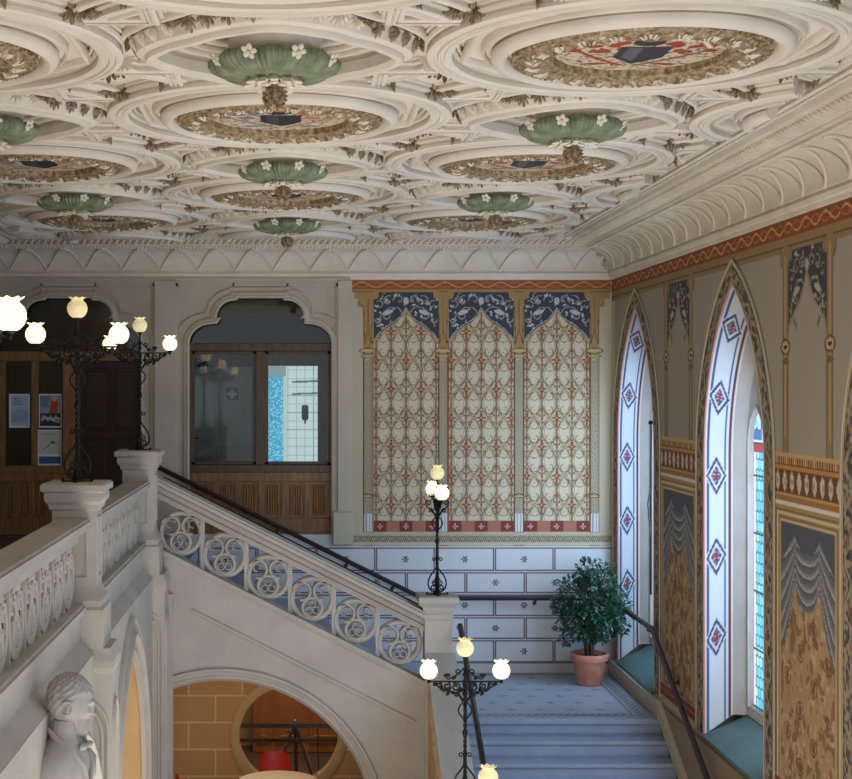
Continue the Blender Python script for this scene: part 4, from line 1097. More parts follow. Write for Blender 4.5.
def pendant():
    t = empty('ceiling_pendant', (0, 0, 7.20))
    def fn(k, th, r, z):
        lob = abs(math.cos(4*th))**.7; fine = math.cos(64*th)
        return r*(1+.16*lob-.08)+.0075*fine*(r > .12), z-(.022*(1-lob) if k < 3 else 0)
    m = MB(); m.lathe([(.26,.02),(.312,.012),(.334,-.012),(.333,-.040),(.312,-.068),(.265,-.090),(.19,-.104),(.12,-.110),(.09,-.108),(.02,-.108)], 384, (0,0,0), fn); bowl = m.build('shell_bowl', M['green'], t, True, 60)
    m = MB(); m.lathe([(.26,.13),(.25,.05),(.20,.0),(.05,0)], 40); m.build('neck', M['plaster'], t)
    for k in range(8):
        a = 2*PI*(k+.5)/8; o = Vector((math.cos(a), math.sin(a), 0)); s = Vector((-math.sin(a), math.cos(a), 0)); n = (o*.8+Vector((0,0,-.6))).normalized(); u = s.cross(n)
        m = MB(); c = o*.335+Vector((0,0,-.015))
        for q_ in range(5):
            b = 2*PI*q_/5; d = s*math.cos(b)+u*math.sin(b); m.ell(c+d*.027+n*.010, (.021,.017,.009), 8, 4, (d, n.cross(d), n))
        m.ell(c+n*.02, (.010,.010,.010), 6, 4)
        m.build('flower', M['cream'], bowl)
    m = MB()
    for k in range(12):
        a = 2*PI*k/12; o = Vector((math.cos(a), math.sin(a), 0)); s = Vector((-math.sin(a), math.cos(a), 0))
        for r_, z_, w_, h_ in ((.115,-.165,.045,.028),(.145,-.180,.034,.020),(.085,-.185,.03,.02)):
            d = (o+Vector((0,0,-.25))).normalized(); m.ell(o*r_+Vector((0,0,z_+.042+.01*(k % 2))), (w_,.030,h_*.7), 8, 4, (d, s, d.cross(s)))
    m.build('petal_wreath', M['cream'], t)
    m = MB(); m.lathe([(.01,-.11),(.04,-.13),(.05,-.165),(.062,-.19),(.058,-.215),(.040,-.245),(.015,-.27),(.002,-.275)], 20)
    for k in range(46):
        z = -.17-.095*(k/46); r_ = .064*math.sqrt(max(0, 1-((z+.19)/.085)**2)) if z < -.19 else .062; a = k*2.4
        m.ell((r_*math.cos(a), r_*math.sin(a), z), (.011,.011,.010), 5, 3)
    m.build('pine_cone', M['gilt'], t)
    return t
PL = {(0,-1): 'largest green shell pendant with white flowers, nearest in the middle of the ceiling',
      (0,1): 'second green shell pendant of the middle column, hanging before the far middle medallion',
      (0,3): 'smallest green pendant of the ceiling, in the middle just before the back cornice',
      (1,0): 'green shell pendant in the right column, between the two nearer right medallions',
      (1,2): 'farther green shell pendant of the right column',
      (-1,0): 'green shell pendant cut by the left edge of the photo',
      (-1,2): 'green shell pendant of the left column hanging before the farthest left medallion'}
pp = pendant(); first = True
for x, y, i, j in pen:
    if (i, j) in PL:
        t = pp if first else copy_tree(pp); first = False
        t.location = (x, y, 7.20); tag(t, PL[(i, j)], 'ceiling pendant', 'green ceiling pendants')

# ================================================================= CANDELABRA
def lamp():
    t = empty('candelabrum'); I = M['iron']
    m = MB(); m.box(-.12,-.014,0,.12,.014,.012); m.box(-.014,-.12,0,.014,.12,.012); m.lathe([(.05,0),(.05,.02),(.03,.05),(.022,.08),(.001,.08)], 12)
    for a in range(4): m.ball((.115*math.cos(a*PI/2), .115*math.sin(a*PI/2), .014), .014)
    m.build('base_plate', I, t)
    m = MB(); P = [(0,0,.06+.0125*i) for i in range(80)]; m.tube(P, .018, 4, twist=.42)
    m.lathe([(.001,.56),(.02,.575),(.027,.60),(.02,.625),(.001,.64)], 10); m.lathe([(.001,.93),(.022,.94),(.026,.96),(.018,.98),(.001,.99)], 10)
    m.tube([(0,0,1.03),(0,0,1.28)], .010, 8); m.lathe([(.001,1.10),(.022,1.12),(.012,1.15),(.016,1.17),(.001,1.19)], 10)
    m.build('pole', I, t)
    def scr(mb, pts, a, r=.0065):
        ca, sa = math.cos(a), math.sin(a); mb.tube([(x*ca, x*sa, z) for x, z in pts], r*1.35, 5)
    for k in range(4):
        a = k*PI/2; m = MB()
        body = [(.006+.0,.34),(.012,.30),(.035,.265),(.075,.215),(.098,.165),(.103,.115),(.088,.065),(.055,.035)]
        scr(m, body+spiral(.048, .073, .038, .010, -PI/2, -1.3, 14)[1:], a)
        scr(m, [(.008,.34),(.012,.38)]+spiral(.037, .395, .025, .008, PI, -1.1, 10), a, .005)
        scr(m, [(.012,.20),(.03,.16)]+spiral(.035, .13, .026, .008, PI*.4, -1.1, 10), a, .005)
        m.build('base_scroll', I, t)
    for k in range(4):
        a = k*PI/2; m = MB()
        scr(m, [(.010,.72),(.030,.745),(.055,.775),(.060,.81),(.045,.845),(.020,.87),(.030,.90),(.05,.93)]+spiral(.075,.945,.026,.008,PI,-1.2,10), a, .006)
        m.build('stem_scroll', I, t)
    arms = []
    for s in (0, PI):
        m = MB(); ca = math.cos(s)
        m.tube([(0,0,1.065),(ca*.33,0,1.065)], .0085, 6); m.lathe([(.001,1.045),(.012,1.05),(.016,1.062),(.012,1.075),(.028,1.082),(.034,1.092),(.001,1.092)], 12, (ca*.33,0,0))
        arm = m.build('arm', I, t); arms.append(arm)
        m = MB()
        scr(m, spiral(.085, 1.015, .040, .010, PI*.6, 1.2, 14), s); scr(m, spiral(.165, 1.025, .034, .009, PI*.6, 1.2, 14), s); scr(m, spiral(.235, 1.035, .026, .008, PI*.6, 1.2, 12), s)
        scr(m, [(.02,.90),(.05,.94),(.10,.965),(.17,.985),(.24,1.015),(.29,1.055)], s, .006)
        scr(m, [(.012,1.19),(.03,1.16),(.07,1.125),(.12,1.10)]+spiral(.15,1.115,.03,.008,-PI*.7,1.1,12), s, .0055)
        scr(m, spiral(.06,1.155,.026,.008,-PI*.5,1.2,12), s, .005)
        for (x, z, b) in ((.05,.99,.3),(.11,.965,-.2),(.14,1.0,.8),(.19,.985,.1),(.215,1.01,1.2),(.27,1.04,.4),(.09,1.04,2),(.06,.955,1.4),(.155,.955,.9),(.10,1.10,.5),(.17,1.12,.2)):
            m.ell((ca*x, .006*math.sin(b*9), z), (.026,.008,.017), 6, 4, (Vector((math.cos(b),0,math.sin(b))), Vector((0,1,0)), Vector((-math.sin(b),0,math.cos(b)))))
        m.build('arm_scrollwork', I, arm)
    m = MB()
    for a in (PI/2, -PI/2):
        scr(m, [(.02,.90),(.05,.94),(.09,.965),(.12,1.0)]+spiral(.10,1.03,.034,.009,-PI*.2,1.2,12), a, .006); scr(m, [(.012,1.17),(.04,1.13)]+spiral(.07,1.12,.026,.008,PI,1.2,10), a, .005)
    m.build('cross_scroll', I, t)
    m = MB(); m.lathe([(.001,1.262),(.012,1.266),(.015,1.278),(.028,1.285),(.034,1.294),(.001,1.294)], 12); cup = m.build('top_cup', I, t)
    def globe(x, z, mt, par_):
        def fn(k, th, r, zz):
            if k >= 8: return r*(1+.10*math.cos(8*th)*(k-7)/3), zz+.006*math.cos(8*th)*(k-7)/3
            return r, zz
        m = MB(); pr_ = [(.022,-.078),(.045,-.068),(.066,-.048),(.079,-.018),(.080,.012),(.070,.040),(.052,.058),(.043,.066),(.048,.074),(.058,.082),(.066,.086),(.060,.084),(.044,.072),(.036,.062),(.001,.060)]
        m.lathe(pr_, 40, (0,0,0), fn); m.build('glass_globe', M[mt], par_, True, 60, (x, 0, z))
    globe(.33, 1.165, 'globe', arms[0]); globe(-.33, 1.165, 'globe', arms[1]); globe(0, 1.368, 'globe_t', cup)
    return t
lp = lamp(); LP = [
 (XP, 11.30, 4.66, 0, 'black wrought-iron candelabrum on the left pedestal nearer the viewer, three frosted globes'),
 (XP, 15.72, 4.72, 0, 'black wrought-iron candelabrum on the pedestal at the top of the sloping balustrade'),
 (XP+.03, 6.90, 4.585, 0, 'candelabrum at the left edge of which only the big bright right globe shows'),
 (1.545, 16.1, 3.075, PI/2+.06, 'candelabrum on the newel pillar before the painted panels, its arms seen end on'),
 (1.5, 13.0, 1.667, 0, 'candelabrum with three globes in front of the tiled landing, low on the stair parapet'),
 (1.5, 11.4, .93, 0, 'lowest candelabrum, only its top globe showing at the bottom edge below the landing steps')]
for k, (x, y, z, a, lb) in enumerate(LP):
    o = lp if k == 0 else copy_tree(lp); o.location = (x, y, z); o.rotation_euler.z = a; tag(o, lb, 'lamp', 'wrought-iron candelabra on the stair posts')

# ================================================================= HANDRAILS
def rail(name, pts, label, brackets, r=.031):
    t = empty(name, pts[0]); tag(t, label, 'handrail')
    m = MB(); m.tube(pts, r, 8); put(m.build('grip', M['rail'], t), t)
    for p, d in brackets:
        m = MB(); p = Vector(p); d = Vector(d); m.tube([p, p+Vector((0,0,-.06)), p+d*.6+Vector((0,0,-.075)), p+d+Vector((0,0,-.075))], .009, 6); m.ell(p+d*.95+Vector((0,0,-.075)), (.028,.028,.028), 8, 5)
        put(m.build('bracket', M['rail'], t), t)
yr = YB-.10; sl = lambda x: 2.68-.497*(x-1.58)
rail('wall_handrail', [(-1.85, yr, sl(-1.85)), (1.58, yr, 2.68), (3.90, yr, 2.68)], 'dark handrail on the back wall, sloping down then level behind the potted tree',
     [((x, yr, sl(x)), (0, .10, 0)) for x in (-1.45, -.3, .6, 1.2)]+[((x, yr, 2.68), (0, .10, 0)) for x in (1.85, 3.05)])
xr_ = XR-.10
rail('window_handrail', [(xr_, 17.35, 2.70), (xr_, 16.05, 2.70), (xr_, 12.4, 2.70-.5*3.65)], 'dark handrail on the window wall, level over the landing then dropping steeply with the steps',
     [((xr_, 16.25, 2.70), (.10,0,0)), ((xr_, 15.3, 2.70-.375), (.10,0,0)), ((xr_, 13.6, 1.475), (.10,0,0))])
rail('parapet_handrail', [(1.78, 16.0, 2.72), (1.78, 15.9, 2.76), (1.78, 12.3, .96)], 'dark handrail on the inner side of the stair parapet, behind the three-globe candelabrum', [((1.78, 15.0, 2.31), (-.10,0,0)), ((1.78, 13.5, 1.56), (-.10,0,0))])

# ================================================================= POTTED TREE
tr = empty('potted_tree', (3.61, 17.86, 1.70)); tag(tr, 'bushy green leafy tree in a terracotta pot in the corner of the landing', 'plant')
m = MB(); m.lathe([(.145,0),(.155,.01),(.200,.29),(.205,.30),(.228,.305),(.234,.33),(.240,.385),(.232,.395),(.215,.39),(.205,.33),(.01,.33)], 40); m.build('pot', M['pot'], tr, True, 50)
m = MB(); m.lathe([(.205,.335),(.15,.35),(.07,.345),(.001,.35)], 20); m.build('soil', M['soil'], tr)
rn = random.Random(11); m = MB()
tips = []
for k in range(5):
    a = k*1.3; p = [Vector((.03*math.cos(a), .03*math.sin(a), .33))]; d = Vector((.12*math.cos(a), .12*math.sin(a), 1)).normalized()
    for q_ in range(7):
        p.append(p[-1]+d*.12); d = (d+Vector((rn.uniform(-.28,.28), rn.uniform(-.28,.28), .05))).normalized(); 
        if q_ > 1: tips.append(p[-1])
    m.tube(p, [.024-.0028*i for i in range(8)], 7)
m.build('trunk', M['bark'], tr)
m = MB(); bl_ = [((.02,0,1.02),(.40,.33,.40)),((.10,-.05,1.28),(.24,.24,.26)),((-.18,0,1.10),(.25,.25,.26)),((.20,-.05,.86),(.30,.28,.26)),((-.10,-.02,.78),(.28,.26,.22)),((.30,-.05,1.05),(.20,.22,.22)),((-.02,0,1.42),(.15,.15,.14)),((.05,0,.66),(.20,.2,.14)),((-.33,0,.98),(.14,.14,.10)),((-.30,-.05,.60),(.08,.1,.10)),((.42,0,.72),(.10,.12,.08))]
def lf_(c, d, s):
    d = d.normalized(); q_ = d.cross(Vector((rn.uniform(-.5,.5), rn.uniform(-.5,.5), 1))).normalized(); n_ = q_.cross(d)
    m.add([c, c+d*s*.35+q_*s*.26+n_*s*.06, c+d*s*.75+q_*s*.20, c+d*s, c+d*s*.75-q_*s*.20, c+d*s*.35-q_*s*.26+n_*s*.06, c+d*s*.5-n_*s*.03], [(0,1,6),(1,2,6),(2,3,6),(3,4,6),(4,5,6),(5,0,6)])
tw = MB()
for (c, r), n_ in zip(bl_, (950, 360, 330, 420, 330, 260, 120, 150, 90, 60, 60)):
    c = Vector(c)
    for k in range(max(3, n_//22)):
        u = Vector((rn.gauss(0,1), rn.gauss(0,1), rn.gauss(0,1))).normalized(); e = c+Vector((u.x*r[0], u.y*r[1], u.z*r[2]))
        s_ = min(tips, key=lambda q: (q-e).length); tw.tube([s_, (s_+e)/2+Vector((0,0,.02)), e], [.006,.004,.002], 4)
    for k in range(n_):
        u = Vector((rn.gauss(0,1), rn.gauss(0,1), rn.gauss(0,1))).normalized(); rad = rn.uniform(.55, 1.06)
        p = c+Vector((u.x*r[0], u.y*r[1], u.z*r[2]))*rad; lf_(p, u+Vector((rn.uniform(-.8,.8), rn.uniform(-.8,.8), rn.uniform(-.9,.3))), rn.uniform(.05, .078))
m.build('foliage', M['leaf'], tr, False); tw.build('twigs', M['bark'], tr)

# ================================================================= GALLERY OFFICE FRONTS
def px2(px, py, y=YB): return ((px-300)*y/1430, CZ-(py-388)*y/1430)
def glazed(px_l, px_r, zl, zr, y, name, parent, mt='pane'):
    m = MB(); m.box(px_l, y, zl, px_r, y+.008, zr); return m.build(name, M[mt], parent, False)
# window with two lights
c = OC[0]; W = struct(empty('window_5', (c, YB+.12, FH)))
def wbx(mb, pa, pb, qa, qb, y0, y1, ch=.008): mb.cbox(bx(pa), y0, bz(qb), bx(pb), y1, bz(qa), ch)
m = MB(); y0, y1 = YB+.10, YB+.20
wbx(m, 186, 191, 343, 535, y0, y1); wbx(m, 331, 337, 343, 535, y0, y1); wbx(m, 186, 337, 343, 351, y0-.02, y1); wbx(m, 256, 265, 351, 466, y0-.015, y1); wbx(m, 186, 337, 465, 473, y0-.03, y1)
put(m.build('oak_frame', M['wood_d'], W, False), W)
m = MB()
for a, b in ((191, 256), (265, 331)): wbx(m, a, a+3, 351, 465, y0+.02, y1-.01, .004); wbx(m, b-3, b, 351, 465, y0+.02, y1-.01, .004); wbx(m, a, b, 351, 354, y0+.02, y1-.01, .004); wbx(m, a, b, 462, 465, y0+.02, y1-.01, .004)
put(m.build('sash', M['wood_d'], W, False), W)
for a, b in ((193, 254), (267, 329)): put(glazed(bx(a), bx(b), bz(463), bz(353), y0+.05, 'pane', W), W)
m = MB(); m.plate([[(x, z) for x, z in trefoil(c, 5.99)]], fxz, YB+.15, YB+.158); put(m.build('fanlight', M['pane'], W, False), W)
def wainscot(parent, pa, pb, cs, y0=YB+.08):
    m = MB(); m.box(bx(pa), y0+.03, bz(534), bx(pb), y0+.08, bz(472)); wbx(m, pa, pb, 472, 482, y0, y0+.05); wbx(m, pa, pb, 519, 534, y0, y0+.05); wbx(m, pa, cs[0]-9, 482, 519, y0, y0+.05); wbx(m, cs[-1]+9, pb, 482, 519, y0, y0+.05)
    for a, b in zip(cs[:-1], cs[1:]): wbx(m, (a+b)/2-2.8, (a+b)/2+2.8, 481, 520, y0+.005, y0+.05)
    wf = put(m.build('wainscot_frame', M['wood'], parent, False), parent)
    for k in cs:
        m = MB(); X = bx(k); z0, z1 = bz(516), bz(485)
        for q_ in (-.066, -.033, 0, .033, .066):
            m.add([(X+q_-.015, y0+.03, z0+.02), (X+q_, y0+.008, z0+.0), (X+q_+.015, y0+.03, z0+.02), (X+q_-.015, y0+.03, z1-.02), (X+q_, y0+.008, z1), (X+q_+.015, y0+.03, z1-.02)], [(0,1,4,3),(1,2,5,4),(0,2,1),(3,4,5)])
        m.build('linenfold_panel', M['wood_l'], wf, False)
wainscot(W, 188, 335, (203, 226, 249.5, 273, 296, 319))
# left front: notice window and dark door
c = OC[1]; W2 = struct(empty('window_6', (c, YB+.12, FH)))
m = MB(); wbx(m, -8, 148, 351, 361, y0-.03, y1); wbx(m, -8, 3, 361, 535, y0, y1); wbx(m, 30, 36, 361, 466, y0, y1); wbx(m, 62, 78, 361, 535, y0-.02, y1); wbx(m, -8, 66, 466, 474, y0-.03, y1)
put(m.build('oak_frame', M['wood'], W2, False), W2)
m = MB(); m.plate([[(x, z) for x, z in trefoil(c, 5.89)]], fxz, YB+.15, YB+.158); put(m.build('fanlight', M['pane'], W2, False), W2)
for a, b in ((3, 30), (36, 62)): put(glazed(bx(a), bx(b), bz(466), bz(361), y0+.05, 'pane', W2), W2)
wainscot(W2, -8, 63, (6, 22, 38, 53))
D1 = struct(empty('door_1', (bx(112), YB+.15, FH)))
m = MB(); wbx(m, 78, 146, 361, 535, YB+.14, YB+.20); put(m.build('door_leaf', M['wood_red'], D1, False), D1)
m = MB()
for a, b in ((84, 108), (114, 140)):
    for p, q_ in ((370, 430), (440, 522)):
        x_a, x_b, z_a, z_b = bx(a), bx(b), bz(q_), bz(p)
        m.sweep([(x_a, YB+.14, z_a), (x_b, YB+.14, z_a), (x_b, YB+.14, z_b), (x_a, YB+.14, z_b)], [(-.02,-.0),(.02,0),(.012,.018),(-.012,.018)], (0,-1,0), True)
put(m.build('door_panel', M['wood_red'], D1, False), D1)
# office rooms behind
m = MB(); m.box(-5.2, YB+2.2, 3.0, 1.0, YB+2.3, 7.3); m.box(-5.2, YB+.28, 3.40, 1.0, YB+2.2, 3.5); m.box(-5.2, YB+.28, 7.0, 1.0, YB+2.2, 7.1); m.box(-5.3, YB+.28, 3.0, -5.2, YB+2.3, 7.3); m.box(.9, YB+.28, 3.0, 1.0, YB+2.3, 7.3); m.box(-1.75, YB+.28, 3.5, -1.65, YB+2.2, 7.0)
struct(m.build('wall_office', M['dark'], None, False))
yo = YB+2.2; X = lambda px: (px-300)*yo/1430; Z = lambda py: CZ-(py-388)*yo/1430
DW = struct(empty('door_2', (X(222), yo, FH)))
m = MB(); m.cbox(X(191), yo-.06, FH, X(252), yo, Z(367), .006)
for a, b in ((196, 216), (222, 247)):
    for p, q_ in ((374, 440), (447, 500)):
        m.sweep([(X(a), yo-.06, Z(q_)), (X(b), yo-.06, Z(q_)), (X(b), yo-.06, Z(p)), (X(a), yo-.06, Z(p))], [(-.015,0),(.015,0),(.01,.015),(-.01,.015)], (0,-1,0), True)
put(m.build('door_leaf', M['wdoor'], DW, False), DW)
m = MB(); m.tube([(X(193), yo-.07, Z(438)), (X(193), yo-.11, Z(438)), (X(199), yo-.11, Z(438))], .012, 6); m.box(X(192)-.01, yo-.07, Z(446), X(192)+.03, yo-.055, Z(430)); put(m.build('door_handle', M['iron'], DW, False), DW)
sg = Paint(-.10, .10, -.105, .105, .004, .004, (52,72,60)); sg.rect(-.065, -.022, .065, .022, (210,222,212)); sg.rect(-.022, -.065, .022, .065, (210,222,212)); sg.line([(-.095,-.1),(.095,-.1),(.095,.1),(-.095,.1),(-.095,-.1)], .007, (190,200,192))
sgn = empty('first_aid_sign', (X(232.5), yo-.075, Z(394))); tag(sgn, 'small dark green first aid sign with a white cross on the grey door behind glass', 'sign')
m = MB(); m.box(-.10, 0, -.105, .10, .012, .105); m.build('sign_plate', M['dark'], sgn, False); sg.build('white_cross', 'picture', lambda U, V: (U, -.002+0*U, V), sgn)
# lit washroom seen through the right light
bt = Paint(X(262), X(322), Z(470), Z(366), .008, .008, (176,212,224))
U, V = bt.U, bt.V
bt.rect(X(286), bt.v[0], X(322), bt.v[-1], (206,224,228))
for px in np.arange(288, 322, 8.5): bt.line([(X(px), Z(470)), (X(px), Z(366))], .010, (120,160,178))
for py in np.arange(370, 470, 8.5): bt.line([(X(286), Z(py)), (X(322), Z(py))], .010, (130,168,186))
bt.line([(X(293), Z(382)), (X(320), Z(381))], .03, (84,110,120)); bt.line([(X(293), Z(394)), (X(320), Z(393))], .026, (84,110,120))
bt.rect(X(266), Z(464), X(283), Z(376), (60,176,222)); rn2 = random.Random(2)
for k in range(520): bt.ell(rn2.uniform(X(267), X(283)), rn2.uniform(Z(463), Z(378)), .012, .010, rn2.choice([(110,206,236), (30,140,196), (170,228,242)]))
bt.rect(X(283), Z(470), X(286.5), Z(366), (196,210,210)); bt.rect(X(262), Z(376), X(286), Z(366), (140,160,164))
wr_ = empty('washroom_door', (X(292), yo-.03, FH)); struct(wr_); wr_.name = 'door_3'
put(bt.build('lit_tiled_room', 'bath', lambda U, V: (U, yo-.03+0*U, V), wr_), wr_)
m = MB(); m.box(X(317.5), yo-.5, FH, X(331), yo-.02, Z(352)); m.box(X(255), yo-.06, FH, X(262), yo, Z(352)); m.box(X(255), yo-.06, Z(366), X(331), yo, Z(352)); put(m.build('dark_frame', M['wood_d'], wr_, False), wr_)
dp = empty('soap_dispenser', (X(305), yo-.05, Z(420))); tag(dp, 'pale blue soap dispenser on the bright white tiled wall behind glass', 'dispenser')
m = MB(); m.cbox(-.05, -.09, 0, .05, 0, .22, .02); m.build('body', M['wdoor'], dp); m = MB(); m.cbox(-.03, -.10, .03, .03, -.085, .12, .01); m.build('label_window', mat('dispenser_blue', (60,120,180), .4), dp); m = MB(); m.box(-.012, -.08, -.05, .012, -.04, 0); m.build('nozzle', M['iron'], dp, False)
# posters on the notice window
def poster(pa, pb, qa, qb, label, draw):
    w_, h_ = (bx(pb)-bx(pa))/2, (bz(qa)-bz(qb))/2; cx, cz = (bx(pa)+bx(pb))/2, (bz(qa)+bz(qb))/2
    t = empty('poster', (cx, YB+.135, cz)); tag(t, label, 'poster', 'posters in the notice window')
    m = MB(); m.box(-w_, 0, -h_, w_, .006, h_); m.build('paper', M['wdoor'], t, False)
    P = Paint(-w_, w_, -h_, h_, .004, .004, (222,226,232)); draw(P, w_, h_); P.build('print', 'picture', lambda U, V: (U, -.002+0*U, V), t)
def p1(P, w, h):
    P.rect(-w*.85, -h*.9, w*.85, h*.92, (176,188,210)); P.poly([(-w*.8, -h*.1), (0, h*.15), (w*.8, -h*.05), (w*.8, -h*.6), (-w*.8, -h*.7)], (150,164,192))
    for k in range(4): P.line([(-w*.6, h*(.75-.12*k)), (w*(.1+.1*k), h*(.75-.12*k))], .010, (110,120,140))
def p2(P, w, h):
    P.rect(-w*.9, -h*.9, w*.9, h*.92, (150,152,156)); P.poly([(-w*.1, -h*.2), (w*.1, h*.7), (w*.45, h*.85), (w*.7, h*.5), (w*.6, -h*.1)], (176,58,44)); P.ell(w*.35, h*.72, .03, .035, (206,160,130))
    P.rect(-w*.9, h*.2, -w*.1, h*.9, (110,124,150)); P.rect(-w*.9, -h*.9, w*.9, -h*.15, (46,46,50))
    for k in range(7): P.ell(-w*.7+w*.24*k, -h*.5+.02*(k % 2), .018, .03, (170,172,176))
    P.line([(-w*.7, -h*.3), (w*.8, -h*.72)], .012, (206,206,208))
def p3(P, w, h):
    P.rect(-w*.9, -h*.9, w*.9, h*.92, (196,196,178)); P.rect(-w*.9, -h*.9, w*.9, -h*.5, (50,96,140)); P.rect(-w*.9, -h*.5, w*.9, -h*.38, (226,228,228)); P.line([(-w*.5, -h*.1), (w*.2, h*.3), (w*.6, h*.2)], .014, (120,130,130)); P.ell(w*.25, h*.3, .03, .02, (90,100,110))
    P.line([(-w*.6, h*.75), (w*.4, h*.75)], .010, (130,130,120))
poster(7, 28, 394, 428, 'pale blue poster alone in the left pane of the notice window', p1)
poster(37, 60, 394, 428, 'poster with a red figure over dark shapes, upper one in the right pane', p2)
poster(36, 60, 430, 466, 'cream poster with a blue foot strip, below the one with the red figure', p3)
# floor cable duct of the gallery: dark bench under the notice window
# ================================================================= LOWER ROOM THROUGH THE ARCH
ylr = YB+3.0; X = lambda px, y=ylr: (px-300)*y/1430; Z = lambda py, y=ylr: CZ-(py-388)*y/1430
m = MB(); m.box(-4, ylr, 0, 3, ylr+.1, 3); struct(m.build('wall_lower_room', M['sandp'], None, False))
cb = empty('wooden_cupboard', (X(300), ylr-.3, 0)); tag(cb, 'orange-brown wooden cupboard with panelled doors behind the round opening', 'cupboard')
m = MB(); m.cbox(X(254), ylr-.42, 0, X(345), ylr-.01, 2.2, .01); put(m.build('carcass', M['wood_o'], cb, False), cb)
for a, b in ((258, 272), (276, 305), (309, 340)):
    m = MB(); m.cbox(X(a), ylr-.45, .15, X(b), ylr-.42, 1.75, .008); m.sweep([(X(a)+.06, ylr-.45, .25), (X(b)-.06, ylr-.45, .25), (X(b)-.06, ylr-.45, 1.65), (X(a)+.06, ylr-.45, 1.65)], [(-.012,0),(.012,0),(0,.012)], (0,-1,0), True); put(m.build('cupboard_door', M['wood_o'], cb, False), cb)
br = empty('barrier_rail', (X(288, YB+.5), YB+.5, 0)); tag(br, 'two dark horizontal bars of a barrier crossing the round opening', 'barrier')
yb_ = YB+.5
for py, h in ((725.5, .05), (740, .04)):
    m = MB(); m.cbox(-.95, yb_-.03, Z(py, yb_)-h/2, .70, yb_+.03, Z(py, yb_)+h/2, .006); put(m.build('bar', M['rail'], br, False), br)
for x_ in (-.93, .68):
    m = MB(); m.box(x_-.02, yb_-.02, 0, x_+.02, yb_+.02, Z(725, yb_)); put(m.build('post', M['rail'], br, False), br)
m = MB(); m.tube([(.235*1.0, yb_-.06, Z(727, yb_)), (.255, yb_-.06, 0.0)], .008, 6); put(m.build('thin_post', M['rail'], br), br)
es = empty('tripod_stand', (X(292, YB+.9), YB+.9, 0)); tag(es, 'grey metal stand with splayed legs behind the bars of the round opening', 'stand')
ye = YB+.9; top = Vector((X(295, ye), ye, Z(722, ye)))
for dx, dy in ((-.33, -.1), (.28, -.1), (.02, .3)):
    m = MB(); m.tube([top, top+Vector((dx*.5, dy*.5, -top.z*.5)), Vector((top.x+dx*1.0, ye+dy, .0))], [.022,.03,.02], 8); put(m.build('leg', M['metal'], es), es)
m = MB(); m.ball(top, .035); m.tube([top+Vector((-.13,0,-.13)), top+Vector((.02,0,-.10))], .015, 6); put(m.build('head', M['metal'], es), es)
# table and chairs in the arch
tb = empty('round_table', (X(278, 16.92), 16.92, 0)); tag(tb, 'round white-topped table under the stair arch', 'table')
m = MB(); m.lathe([(.0,.715),(.47,.715),(.49,.72),(.49,.74),(.485,.745),(.0,.745)], 48); m.build('tabletop', M['tabletop'], tb, True, 30)
m = MB(); m.lathe([(.0,0),(.24,0),(.24,.015),(.03,.04),(.03,.70),(.12,.715),(.0,.715)], 24); m.build('pedestal_foot', M['metal'], tb)
def chair():
    t = empty('red_chair')
    def surf(fn, nu, nv, th, name):
        us, vs = np.linspace(-1,1,nu), np.linspace(0,1,nv); m = MB(); v = []; f = []
        for s in (0, th):
            for b in vs:
                for a in us: p = fn(a, b); v.append((p[0], p[1]+s*p[3], p[2]-s*p[4]))
        N = nu*nv
        for j in range(nv-1):
            for i in range(nu-1):
                a_ = j*nu+i; f += [(a_,a_+1,a_+nu+1,a_+nu), (N+a_,N+a_+nu,N+a_+nu+1,N+a_+1)]
        for i in range(nu-1): f += [(i,N+i,N+i+1,i+1), ((nv-1)*nu+i,(nv-1)*nu+i+1,N+(nv-1)*nu+i+1,N+(nv-1)*nu+i)]
        for j in range(nv-1): f += [(j*nu,(j+1)*nu,N+(j+1)*nu,N+j*nu), (j*nu+nu-1,N+j*nu+nu-1,N+(j+1)*nu+nu-1,(j+1)*nu+nu-1)]
        m.add(v, f); m.build(name, M['red'], t)
    surf(lambda a, b: (.21*a*(1-.25*abs(a)**6*(abs(2*b-1)**6)), -.21+.42*b, .45+.02*a*a, 0, 1), 12, 8, .012, 'seat')
    surf(lambda a, b: (.205*a*(1-.10*b*b-.08*(b**8)*abs(a)**2), .215+.06*b-.05*a*a, .53+.30*b*(1-.10*abs(a)**4), 1, 0), 12, 8, .012, 'backrest')
    for sx in (-1, 1):
        for sy in (-1, 1):
            m = MB(); m.tube([(sx*.15, sy*.14, .44), (sx*.22, sy*.22, 0)], .011, 8); m.build('leg', M['metal'], t)
    m = MB()
    for s in (-1, 1): m.tube([(s*.10, .17, .435), (s*.10, .235, .47), (s*.10, .25, .62)], .010, 6)
    m.build('back_support', M['metal'], t); return t
ch = chair()
for k, (x, y, a, lb) in enumerate(((X(274.5, 17.72), 17.72, 0, 'red moulded chair behind the round table, back turned to the round opening'), (X(199, 16.9), 16.9, 1.75, 'red chair at the left side of the round table, only its edge showing'), (X(350, 16.9), 16.9, -1.75, 'red chair at the right side of the round table, only its edge showing'))):
    o = ch if k == 0 else copy_tree(ch); o.location = (x, y, 0); o.rotation_euler.z = a; tag(o, lb, 'chair', 'red chairs round the table')

